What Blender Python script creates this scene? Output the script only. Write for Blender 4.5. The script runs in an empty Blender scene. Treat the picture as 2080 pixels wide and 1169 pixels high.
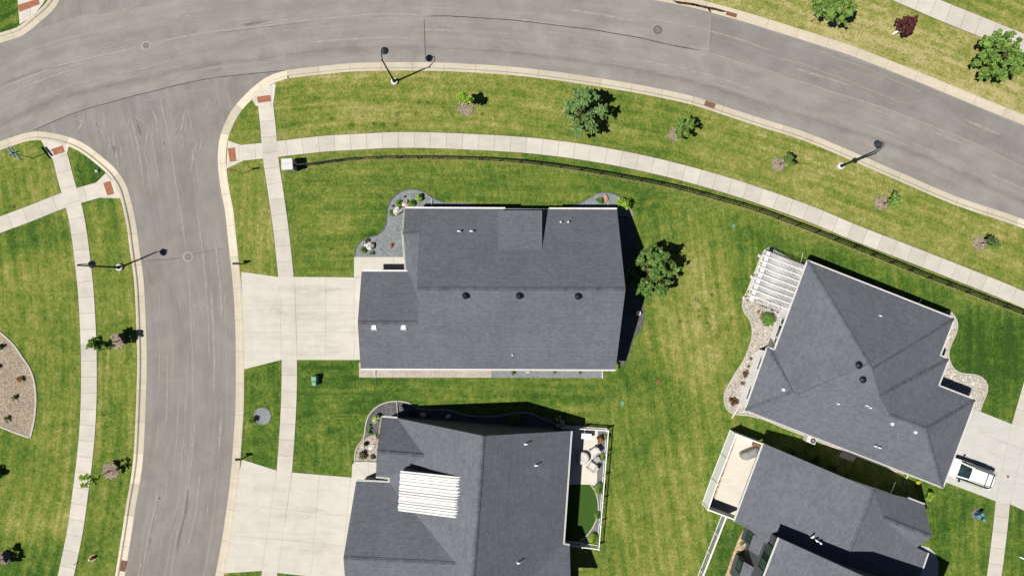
import bpy, math, random
import numpy as np
from mathutils import Vector, noise
from mathutils.geometry import delaunay_2d_cdt, tessellate_polygon, intersect_ray_tri

random.seed(7)
PI = math.pi
CAM_H = 65.0      # height of the drone over the lawns
SC = 21.0         # survey units per metre on the ground
sc = bpy.context.scene
col = sc.collection

# ------------------------------------------------------------------ survey helper
def P(px, py, h=0.0):
    """plan position (metres) of a surveyed point that stands h metres over the ground"""
    k = 1.0 - h / CAM_H
    return ((px - 1040.0) / SC * k, (584.5 - py) / SC * k)
def P3(px, py, h=0.0):
    x, y = P(px, py, h)
    return Vector((x, y, h))
def G(pts, z=0.0):
    return [Vector((*P(x, y), z)) for x, y in pts]

# ------------------------------------------------------------------ polyline helpers
def catmull(pts, step=0.8, closed=False):
    pts = [Vector((p[0], p[1])) for p in pts]
    n = len(pts)
    out = []
    segs = n if closed else n - 1
    for i in range(segs):
        p1, p2 = pts[i], pts[(i + 1) % n]
        p0 = pts[(i - 1) % n] if (closed or i > 0) else p1 * 2 - p2
        p3 = pts[(i + 2) % n] if (closed or i + 2 < n) else p2 * 2 - p1
        # centripetal-like tangents
        d1 = (p2 - p1).length
        if d1 < 1e-6: continue
        t1 = (p2 - p0) / max((p2 - p1).length + (p1 - p0).length, 1e-6) * d1
        t2 = (p3 - p1) / max((p3 - p2).length + (p2 - p1).length, 1e-6) * d1
        m = max(1, int(d1 / step))
        for j in range(m):
            t = j / m
            t2_, t3_ = t * t, t * t * t
            out.append(p1 * (2 * t3_ - 3 * t2_ + 1) + t1 * (t3_ - 2 * t2_ + t) + p2 * (-2 * t3_ + 3 * t2_) + t2 * (t3_ - t2_))
    if not closed: out.append(pts[-1].copy())
    return out
def smooth_px(pts, step=0.8, closed=False):
    return catmull([P(*p) for p in pts], step, closed)
def plen(pl):
    s = [0.0]
    for a, b in zip(pl, pl[1:]): s.append(s[-1] + (b - a).length)
    return s
def resample(pl, step):
    s = plen(pl); n = max(1, round(s[-1] / step)); out = []; j = 0
    for i in range(n + 1):
        t = s[-1] * i / n
        while j < len(s) - 2 and s[j + 1] < t: j += 1
        f = (t - s[j]) / max(s[j + 1] - s[j], 1e-9)
        out.append(pl[j].lerp(pl[j + 1], min(max(f, 0), 1)))
    return out
def normals2(pl):
    out = []
    for i in range(len(pl)):
        a = pl[max(i - 1, 0)]; b = pl[min(i + 1, len(pl) - 1)]
        d = (b - a).normalized(); out.append(Vector((-d.y, d.x)))
    return out
def offset_line(pl, d):
    return [p + n * d for p, n in zip(pl, normals2(pl))]
def poly_area(p):
    return 0.5 * sum(p[i][0] * p[(i + 1) % len(p)][1] - p[(i + 1) % len(p)][0] * p[i][1] for i in range(len(p)))
def inset_poly(pts, d):
    """pts: list of 2-vectors; returns the polygon moved inwards by d (mitred)"""
    s = 1 if poly_area(pts) > 0 else -1
    n = len(pts); out = []
    for i in range(n):
        a, b, c = Vector(pts[i - 1][:2]), Vector(pts[i][:2]), Vector(pts[(i + 1) % n][:2])
        u = (b - a).normalized(); v = (c - b).normalized()
        n1 = Vector((-u.y, u.x)) * s; n2 = Vector((-v.y, v.x)) * s
        m = n1 + n2
        if m.length < 1e-4: m = n1.copy()
        m.normalize(); k = d / max(m.dot(n1), 0.35)
        out.append(b + m * k)
    return out
def inside(poly, x, y):
    r = np.zeros_like(x, dtype=bool); n = len(poly); j = n - 1
    for i in range(n):
        xi, yi = poly[i][0], poly[i][1]; xj, yj = poly[j][0], poly[j][1]
        c = ((yi > y) != (yj > y)) & (x < (xj - xi) * (y - yi) / ((yj - yi) if yj != yi else 1e-12) + xi)
        r ^= c; j = i
    return r

# ------------------------------------------------------------------ node materials
class NT:
    def __init__(s, name):
        s.m = bpy.data.materials.new(name); s.m.use_nodes = True
        s.t = s.m.node_tree; s.n = s.t.nodes; s.l = s.t.links
        s.b = s.n['Principled BSDF']
        s.b.inputs['Roughness'].default_value = 0.85
        s.b.inputs['Specular IOR Level'].default_value = 0.25
    def lk(s, a, b): s.l.new(a, b)
    def _in(s, sock, v):
        if hasattr(v, 'is_linked') or isinstance(v, bpy.types.NodeSocket): s.lk(v, sock)
        else: sock.default_value = v
    def pos(s):
        return s.n.new('ShaderNodeNewGeometry').outputs['Position']
    def uv(s):
        return s.n.new('ShaderNodeUVMap').outputs['UV']
    def obj(s):
        return s.n.new('ShaderNodeTexCoord').outputs['Object']
    def attr(s, name):
        a = s.n.new('ShaderNodeAttribute'); a.attribute_name = name; return a.outputs['Fac']
    def scale(s, v, sx, sy, sz=1.0):
        m = s.n.new('ShaderNodeMapping'); s.lk(v, m.inputs['Vector']); m.inputs['Scale'].default_value = (sx, sy, sz); return m.outputs['Vector']
    def noise(s, v, scale, detail=3.0, rough=0.55, dist=0.0):
        t = s.n.new('ShaderNodeTexNoise'); s.lk(v, t.inputs['Vector'])
        t.inputs['Scale'].default_value = scale; t.inputs['Detail'].default_value = detail
        t.inputs['Roughness'].default_value = rough; t.inputs['Distortion'].default_value = dist
        return t.outputs['Fac']
    def voro(s, v, scale, feature='F1', out='Color'):
        t = s.n.new('ShaderNodeTexVoronoi'); t.feature = feature; s.lk(v, t.inputs['Vector']); t.inputs['Scale'].default_value = scale
        return t.outputs[out]
    def math(s, op, a, b=0.0, c=0.0, clamp=False):
        m = s.n.new('ShaderNodeMath'); m.operation = op; m.use_clamp = clamp
        s._in(m.inputs[0], a); s._in(m.inputs[1], b); s._in(m.inputs[2], c); return m.outputs[0]
    def rng(s, v, a, b, c, d, clamp=True):
        m = s.n.new('ShaderNodeMapRange'); m.clamp = clamp; s._in(m.inputs[0], v)
        for i, x in enumerate((a, b, c, d)): m.inputs[i + 1].default_value = x
        return m.outputs[0]
    def mix(s, f, a, b, mode='MIX'):
        m = s.n.new('ShaderNodeMix'); m.data_type = 'RGBA'; m.blend_type = mode; m.clamp_result = False
        s._in(m.inputs[0], f)
        for k, v in ((6, a), (7, b)):
            if isinstance(v, tuple): m.inputs[k].default_value = (*v[:3], 1)
            else: s.lk(v, m.inputs[k])
        return m.outputs[2]
    def mul(s, colr, f):
        """colour times scalar"""
        c = s.n.new('ShaderNodeVectorMath'); c.operation = 'SCALE'
        if isinstance(colr, tuple): c.inputs[0].default_value = colr[:3]
        else: s.lk(colr, c.inputs[0])
        s._in(c.inputs['Scale'], f); return c.outputs[0]
    def ramp(s, f, stops, interp='LINEAR'):
        r = s.n.new('ShaderNodeValToRGB'); s.lk(f, r.inputs[0]); e = r.color_ramp.elements; r.color_ramp.interpolation = interp
        while len(e) < len(stops): e.new(0.5)
        for i, (p, c) in enumerate(stops): e[i].position = p; e[i].color = (*c[:3], 1)
        return r.outputs['Color']
    def bump(s, h, strength=0.4, dist=0.03):
        b = s.n.new('ShaderNodeBump'); b.inputs['Strength'].default_value = strength; b.inputs['Distance'].default_value = dist
        s.lk(h, b.inputs['Height']); s.lk(b.outputs['Normal'], s.b.inputs['Normal'])
    def out(s, colr, rough=None, spec=None, metal=None):
        s._in(s.b.inputs['Base Color'], colr if not isinstance(colr, tuple) else (*colr[:3], 1))
        if rough is not None: s.b.inputs['Roughness'].default_value = rough
        if spec is not None: s.b.inputs['Specular IOR Level'].default_value = spec
        if metal is not None: s.b.inputs['Metallic'].default_value = metal
        return s.m

def simple(name, c, rough=0.6, var=0.12, nscale=3.0, spec=0.3, metal=0.0, bump=0.0):
    t = NT(name); p = t.pos()
    n = t.noise(p, nscale, 4)
    f = t.math('MULTIPLY', t.rng(n, 0.3, 0.7, 1 - var, 1 + var), t.math('ADD', t.attr('tone'), 1.0))
    if bump: t.bump(t.noise(p, nscale * 6, 3), bump, 0.02)
    return t.out(t.mul(c, f), rough, spec, metal)

def m_grass(name='lawn_grass'):
    t = NT(name); p = t.pos(); uv = t.uv()
    n1 = t.noise(p, 0.30, 3, 0.6); n2 = t.noise(p, 1.1, 4, 0.65); n3 = t.noise(p, 4.5, 3, 0.7); n4 = t.noise(p, 15, 2, 0.7)
    sep = t.n.new('ShaderNodeSeparateXYZ'); t.lk(uv, sep.inputs[0])
    wob = t.math('MULTIPLY', n1, 4.0)
    st = t.math('SINE', t.math('ADD', t.math('MULTIPLY', sep.outputs[0], 2 * PI / 1.15), wob))
    along = t.noise(t.scale(uv, 1.5, 0.10), 1.0, 4, 0.6)      # long mower streaks
    d = t.attr('dry')
    d = t.math('ADD', d, t.rng(n1, 0.25, 0.75, -0.15, 0.15))
    d = t.math('ADD', d, t.rng(n2, 0.25, 0.75, -0.19, 0.19))
    d = t.math('ADD', d, t.rng(n3, 0.2, 0.8, -0.34, 0.34))
    d = t.math('ADD', d, t.rng(n4, 0.2, 0.8, -0.34, 0.34))
    d = t.math('ADD', d, t.rng(along, 0.3, 0.7, -0.21, 0.21))
    d = t.math('ADD', d, t.math('MULTIPLY', st, 0.02))
    c = t.ramp(d, [(0.0, (.030, .068, .011)), (0.24, (.062, .120, .018)), (0.46, (.115, .158, .026)), (0.68, (.188, .203, .046)), (0.88, (.262, .246, .084)), (1.0, (.36, .315, .150))])
    f = t.math('MULTIPLY', t.rng(n4, 0.25, 0.75, 0.66, 1.32), t.rng(t.noise(p, 40, 2, 0.6), 0.25, 0.75, 0.82, 1.18))
    hsum = t.math('ADD', n4, t.math('MULTIPLY', n3, 0.8))
    t.bump(hsum, 0.55, 0.06)
    return t.out(t.mul(c, f), 0.95, 0.08)

def m_asphalt(name, base, warm=0.0):
    t = NT(name); p = t.pos(); uv = t.uv()
    s1 = t.noise(t.scale(uv, 0.035, 1.3), 1.0, 4, 0.6); s2 = t.noise(t.scale(uv, 0.10, 5.5), 1.0, 4, 0.65); s3 = t.noise(t.scale(uv, 0.5, 0.5), 1.0, 4, 0.6)
    big = t.noise(p, 0.12, 3, 0.5); sp = t.noise(p, 22, 3, 0.75); sp2 = t.noise(p, 5, 4, 0.7)
    f = t.math('ADD', t.rng(s1, 0.3, 0.7, -0.05, 0.05), t.rng(s2, 0.28, 0.72, -0.055, 0.055))
    f = t.math('ADD', f, t.rng(s3, 0.3, 0.7, -0.08, 0.08))
    f = t.math('ADD', f, t.rng(t.noise(t.scale(uv, .22, .45), 1.0, 5, .7, .6), 0.38, 0.66, -0.09, 0.11))
    f = t.math('ADD', f, t.rng(big, 0.3, 0.7, -0.07, 0.07))
    f = t.math('ADD', f, t.rng(sp, 0.25, 0.75, -0.13, 0.13))
    f = t.math('ADD', f, t.rng(sp2, 0.25, 0.75, -0.06, 0.06))
    f = t.math('ADD', f, 1.0)
    # pale scuffs drawn along the traffic
    sc_ = t.noise(t.scale(uv, 0.16, 8.0), 1.0, 5, 0.7)
    m = t.math('MULTIPLY', t.rng(sc_, 0.60, 0.70, 0, 0.5), t.rng(s3, 0.48, 0.62, 0, 1))
    c = t.mix(m, t.mul(base, f), (.40, .375, .34))
    hue = t.mix(t.rng(big, 0.35, 0.65, 0, 0.35), c, t.mul((base[0] * .93, base[1] * .99, base[2] * 1.05), f))
    t.bump(sp, 0.25, 0.01)
    return t.out(hue, 0.9, 0.2)

def m_concrete(name, base, joint=1.5, var=0.08, lines=True, jw=0.022):
    t = NT(name); p = t.pos(); uv = t.uv()
    n = t.noise(p, 0.8, 4, 0.6); n2 = t.noise(p, 6, 4, 0.7); n3 = t.noise(p, 35, 2, 0.6)
    st = t.noise(t.scale(p, 0.35, 3.0), 1.0, 4, 0.6)
    f = t.math('ADD', t.rng(n, 0.3, 0.7, 1 - var, 1 + var), t.rng(n2, 0.3, 0.7, -0.05, 0.05))
    f = t.math('ADD', f, t.rng(n3, 0.3, 0.7, -0.05, 0.05))
    f = t.math('ADD', f, t.rng(st, 0.35, 0.65, -0.03, 0.03))
    f = t.math('MULTIPLY', f, t.math('ADD', t.attr('tone'), 1.0))
    c = t.mul(base, f)
    if lines:
        sep = t.n.new('ShaderNodeSeparateXYZ'); t.lk(uv, sep.inputs[0])
        fr = t.math('FRACT', t.math('DIVIDE', sep.outputs[0], joint))
        d = t.math('ABSOLUTE', t.math('SUBTRACT', fr, 0.5))
        j = t.math('GREATER_THAN', d, 0.5 - jw / joint)
        c = t.mix(t.math('MULTIPLY', j, 0.6), c, (.16, .14, .115))
    stain = t.rng(t.noise(p, 0.45, 5, 0.65), 0.58, 0.72, 0, 0.22)
    c = t.mix(stain, c, t.mul((base[0] * .8, base[1] * .74, base[2] * .62), 1.0))
    t.bump(n3, 0.12, 0.005)
    return t.out(c, 0.88, 0.2)

def m_shingle():
    t = NT('asphalt_shingle'); uv = t.uv(); p = t.pos()
    sep = t.n.new('ShaderNodeSeparateXYZ'); t.lk(uv, sep.inputs[0])
    v = t.math('DIVIDE', sep.outputs[1], 0.20); row = t.math('FLOOR', v); fv = t.math('FRACT', v)
    u = t.math('ADD', t.math('DIVIDE', sep.outputs[0], 0.31), t.math('MULTIPLY', row, 0.437))
    wn = t.n.new('ShaderNodeTexWhiteNoise'); wn.noise_dimensions = '2D'
    cmb = t.n.new('ShaderNodeCombineXYZ'); t.lk(t.math('FLOOR', u), cmb.inputs[0]); t.lk(row, cmb.inputs[1]); t.lk(cmb.outputs[0], wn.inputs['Vector'])
    wr = t.n.new('ShaderNodeTexWhiteNoise'); wr.noise_dimensions = '1D'; t.lk(row, wr.inputs['W'])
    f = t.rng(wn.outputs['Value'], 0, 1, 0.90, 1.10)
    f = t.math('MULTIPLY', f, t.rng(wr.outputs['Value'], 0, 1, 0.975, 1.025))
    line = t.math('LESS_THAN', fv, 0.24)
    gap = t.math('LESS_THAN', t.math('FRACT', u), 0.09)
    f = t.math('MULTIPLY', f, t.math('SUBTRACT', 1.0, t.math('MULTIPLY', line, 0.19)))  # shadow line at the foot of each course, put into the colour
    f = t.math('MULTIPLY', f, t.math('SUBTRACT', 1.0, t.math('MULTIPLY', gap, 0.20)))
    f = t.math('MULTIPLY', f, t.rng(t.noise(p, 0.22, 5, 0.65), 0.3, 0.7, 0.92, 1.08))
    f = t.math('MULTIPLY', f, t.rng(t.noise(t.scale(uv, 1.4, .12), 1.0, 4, 0.65), 0.3, 0.7, 0.95, 1.05))
    f = t.math('MULTIPLY', f, t.rng(t.noise(p, 30, 2, 0.7), 0.25, 0.75, 0.82, 1.18))
    f = t.math('MULTIPLY', f, t.rng(t.noise(t.scale(uv, 2.6, 3.4), 1.0, 3, 0.7), 0.3, 0.7, 0.93, 1.07))
    f = t.math('MULTIPLY', f, t.math('ADD', t.attr('tone'), 1.0))
    t.bump(t.math('SUBTRACT', wn.outputs['Value'], line), 0.35, 0.012)
    return t.out(t.mul((.122, .130, .154), f), 0.9, 0.2)

def m_pebble(name, cols, scale, dark=0.55, bump=0.8):
    t = NT(name); p = t.pos()
    v = t.voro(p, scale, 'F1', 'Color'); d = t.voro(p, scale, 'DISTANCE_TO_EDGE', 'Distance')
    sep = t.n.new('ShaderNodeSeparateColor'); t.lk(v, sep.inputs[0])
    n = len(cols)
    c = t.ramp(sep.outputs[0], [(i / max(n - 1, 1), cc) for i, cc in enumerate(cols)])
    f = t.rng(d, 0.0, 0.12, dark, 1.0)
    f = t.math('MULTIPLY', f, t.rng(t.noise(p, 0.7, 4), 0.3, 0.7, 0.9, 1.1))
    t.bump(t.rng(d, 0, 0.25, 0, 1), bump, 0.06)
    return t.out(t.mul(c, f), 0.9, 0.2)

def m_leaf(name, base, var=0.35, trans=0.2):
    t = NT(name); p = t.pos()
    n = t.noise(p, 1.6, 3)
    f = t.math('MULTIPLY', t.rng(n, 0.3, 0.7, 1 - var * .5, 1 + var * .5), t.math('ADD', t.attr('tone'), 1.0))
    c = t.mul(base, f)
    t.out(c, 0.7, 0.12)
    tr = t.n.new('ShaderNodeBsdfTranslucent'); t.lk(t.mul((base[0] * 1.3, base[1] * 1.4, base[2] * .6), f), tr.inputs['Color'])
    mx = t.n.new('ShaderNodeMixShader'); mx.inputs[0].default_value = trans
    t.lk(t.b.outputs[0], mx.inputs[1]); t.lk(tr.outputs[0], mx.inputs[2])
    t.lk(mx.outputs[0], t.n['Material Output'].inputs['Surface'])
    return t.m

def m_glass(name, c, rough=0.06):
    t = NT(name); p = t.pos()
    return t.out(t.mul(c, t.rng(t.noise(p, 2.5, 3), 0.3, 0.7, 0.5, 1.5)), rough, 0.6)

M = {}
M['grass'] = m_grass()
M['asphalt'] = m_asphalt('road_asphalt', (.230, .212, .199))
M['asphalt_dark'] = m_asphalt('side_street_asphalt', (.206, .188, .176))
M['walk'] = m_concrete('sidewalk_concrete', (.475, .446, .400), 1.55)
M['kerb'] = m_concrete('kerb_concrete', (.455, .412, .33), 3.05)
M['drive'] = m_concrete('driveway_concrete', (.475, .455, .405), 1.5, 0.06, False)
M['drive_cool'] = m_concrete('driveway_concrete_grey', (.45, .44, .415), 1.5, 0.05, False)
M['patio'] = m_concrete('patio_concrete', (.56, .525, .46), 1.5, 0.05, False)
M['joint'] = simple('concrete_joint', (.28, .26, .225), 0.9, 0.3, 2)
M['edge_shade'] = simple('painted_edge_shade', (.050, .042, .022), 0.95, 0.4, 5)  # dark tone painted for the shade where grass meets paving
M['tar'] = simple('tar_seam', (.035, .033, .032), 0.7, 0.4, 4)
def m_decal(name, c, strength, scale=3.0, lo=.35, hi=.65):
    t = NT(name); p = t.pos(); uv = t.uv(); sep = t.n.new('ShaderNodeSeparateXYZ'); t.lk(uv, sep.inputs[0])
    e = t.math('SUBTRACT', 1.0, t.math('ABSOLUTE', sep.outputs[1]))
    n = t.noise(t.scale(uv, .6, .8), scale, 5, .7); n2 = t.noise(p, 9, 3, .7)
    al = t.math('MULTIPLY', t.math('POWER', e, 1.3), t.rng(t.math('ADD', t.math('MULTIPLY', n, .65), t.math('MULTIPLY', n2, .35)), lo, hi, 0, strength))
    t.out(c, .95, .15); tr = t.n.new('ShaderNodeBsdfTransparent'); mx = t.n.new('ShaderNodeMixShader'); t.lk(al, mx.inputs[0])
    t.lk(tr.outputs[0], mx.inputs[1]); t.lk(t.b.outputs[0], mx.inputs[2]); t.lk(mx.outputs[0], t.n['Material Output'].inputs['Surface']); return t.m
M['crack'] = m_decal('faded_crack', (.40, .37, .33), .95, 3.0, .32, .57)
M['scuff'] = m_decal('pale_scuff', (.38, .355, .32), .9, 2.0, .33, .57)
M['wear'] = m_decal('polished_wheel_track', (.36, .335, .31), .32, .8, .35, .65)
M['oil'] = m_decal('darkened_wheel_track', (.10, .09, .083), .26, .8, .35, .66)
M['patch'] = m_asphalt('darker_asphalt', (.200, .187, .178))
M['wet'] = simple('wet_silt', (.055, .030, .016), 0.25, 0.5, 2, 0.5)
M['shingle'] = m_shingle()
M['white'] = simple('white_vinyl', (.84, .84, .85), 0.45, 0.04, 2)
M['pergola_white'] = simple('weathered_white_timber', (.68, .68, .69), 0.6, 0.10, 2)
M['gutter'] = simple('white_gutter', (.74, .71, .69), 0.4, 0.06, 4)
M['siding'] = simple('white_siding', (.86, .86, .86), 0.6, 0.04, 1)
M['greige'] = simple('tan_siding', (.36, .33, .29), 0.7, 0.05, 1)
M['grey_siding'] = simple('dark_grey_siding', (.105, .112, .125), 0.7, 0.06, 1)
M['glass'] = m_glass('window_glass', (.035, .075, .065))
M['black'] = simple('black_metal', (.012, .012, .014), 0.45, 0.2, 6)
M['lamp'] = simple('lamp_hood', (.030, .036, .048), 0.35, 0.2, 6, 0.5)
M['steel'] = simple('galvanised_steel', (.42, .42, .41), 0.4, 0.1, 8, 0.4, 0.6)
M['rust'] = simple('rusty_iron', (.205, .085, .045), 0.85, 0.4, 9)
M['rust_red'] = simple('brick_red_pad', (.285, .120, .070), 0.85, 0.22, 4, 0.2, 0, 0.5)
M['iron'] = simple('cast_iron', (.175, .150, .130), 0.75, 0.3, 10)
M['iron_ring'] = simple('iron_frame', (.10, .085, .075), 0.8, 0.3, 8)
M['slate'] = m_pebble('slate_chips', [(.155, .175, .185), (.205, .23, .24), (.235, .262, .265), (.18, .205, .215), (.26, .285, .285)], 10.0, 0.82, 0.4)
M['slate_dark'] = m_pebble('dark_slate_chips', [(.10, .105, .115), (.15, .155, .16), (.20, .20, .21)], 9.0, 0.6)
M['river_base'] = m_pebble('pebble_bed', [(.36, .32, .26), (.56, .50, .42), (.64, .60, .53), (.44, .39, .33), (.70, .66, .58)], 6.5, 0.4)
M['mulch'] = m_pebble('wood_mulch', [(.27, .205, .145), (.44, .36, .275), (.54, .46, .365), (.36, .285, .21), (.48, .40, .31)], 10.0, 0.6)
M['mulch_pink'] = m_pebble('pink_gravel', [(.36, .27, .23), (.50, .42, .37), (.60, .54, .50), (.42, .33, .29)], 8.0, 0.6)
M['tan_rock'] = m_pebble('tan_rock', [(.50, .36, .18), (.62, .47, .27), (.55, .44, .30), (.42, .30, .16)], 5.0, 0.5)
M['gravel'] = m_pebble('grey_gravel', [(.19, .185, .18), (.27, .265, .26), (.23, .22, .215)], 12.0, 0.6)
M['turf'] = simple('artificial_turf', (.038, .082, .015), 0.9, 0.08, 4, 0.1, 0, 0.4)
M['paver'] = m_pebble('paver_blocks', [(.36, .32, .28), (.44, .39, .345), (.40, .355, .31)], 4.0, 0.8, 0.3)
M['edging'] = simple('edging_concrete', (.40, .38, .33), 0.9, 0.12, 5)
M['rock'] = simple('pale_boulder', (.50, .48, .45), 0.9, 0.3, 3, 0.2, 0, 0.7)
M['rock_tan'] = simple('tan_boulder', (.48, .41, .34), 0.9, 0.25, 3, 0.2, 0, 0.7)
M['bark'] = simple('bark', (.085, .062, .045), 0.9, 0.3, 8)
M['wood'] = simple('brown_wood', (.20, .095, .045), 0.7, 0.25, 6)
M['teal'] = simple('teal_sign_metal', (.14, .27, .27), 0.4, 0.15, 6, 0.4)
M['greenbox'] = simple('green_plastic', (.085, .235, .150), 0.5, 0.1, 5)
M['bluebox'] = simple('teal_plastic', (.095, .21, .25), 0.45, 0.1, 5)
M['paleblue'] = simple('pale_blue_cap', (.30, .44, .46), 0.5, 0.1, 5)
M['stone'] = m_pebble('ledger_stone', [(.30, .24, .20), (.48, .43, .38), (.38, .33, .29), (.55, .52, .48)], 7.0, 0.4)
M['caststone'] = simple('cast_stone', (.52, .53, .54), 0.7, 0.06, 4)
M['paint'] = simple('white_car_paint', (.80, .80, .79), 0.18, 0.02, 2, 0.5)
M['carglass'] = m_glass('car_glass', (.020, .035, .042), 0.05)
M['rubber'] = simple('tyre_rubber', (.015, .015, .015), 0.9, 0.1, 5)
M['red'] = simple('red_paint', (.33, .045, .030), 0.4, 0.1, 5)
M['terra'] = simple('terracotta', (.40, .22, .15), 0.8, 0.15, 4)
M['cushion'] = simple('pale_cushion', (.52, .50, .47), 0.9, 0.06, 3)
M['cover'] = simple('grey_cover', (.24, .235, .225), 0.8, 0.15, 3)
M['panel'] = simple('white_roofing', (.56, .56, .555), 0.35, 0.05, 3)
M['grey_metal'] = simple('grey_metal', (.30, .30, .30), 0.5, 0.1, 4)
M['taillight'] = simple('red_lens', (.35, .01, .01), 0.2, 0.05, 3, 0.5)
LEAF = {
    'silver': m_leaf('silver_green_leaves', (.155, .255, .085)),
    'mid': m_leaf('mid_green_leaves', (.105, .168, .045)),
    'bright': m_leaf('bright_green_leaves', (.15, .25, .055)),
    'lime': m_leaf('lime_leaves', (0.264, 0.388, 0.054)),
    'olive': m_leaf('olive_leaves', (0.155, 0.202, 0.062)),
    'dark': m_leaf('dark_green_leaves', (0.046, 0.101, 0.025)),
    'maple': m_leaf('full_green_leaves', (.125, .215, .052)),
    'purple': m_leaf('purple_leaves', (0.093, 0.028, 0.031), 0.4, 0.12),
    'brown': m_leaf('brown_twigs', (0.132, 0.070, 0.039), 0.4, 0.08),
    'rust': m_leaf('rust_leaves', (0.465, 0.155, 0.070), 0.4, 0.12),
    'cream': m_leaf('cream_blossom', (0.600, 0.600, 0.419), 0.25, 0.1),
    'redflower': m_leaf('red_blossom', (0.600, 0.109, 0.070), 0.3, 0.1),
    'lush': m_leaf('lush_grass', (0.062, 0.127, 0.016), 0.3, 0.1),
    'ornamental': m_leaf('ornamental_grass', (.15, .25, .055), 0.3, 0.1),
    'yellow': m_leaf('yellow_leaves', (0.512, 0.558, 0.046), 0.3, 0.15),
}

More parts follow.
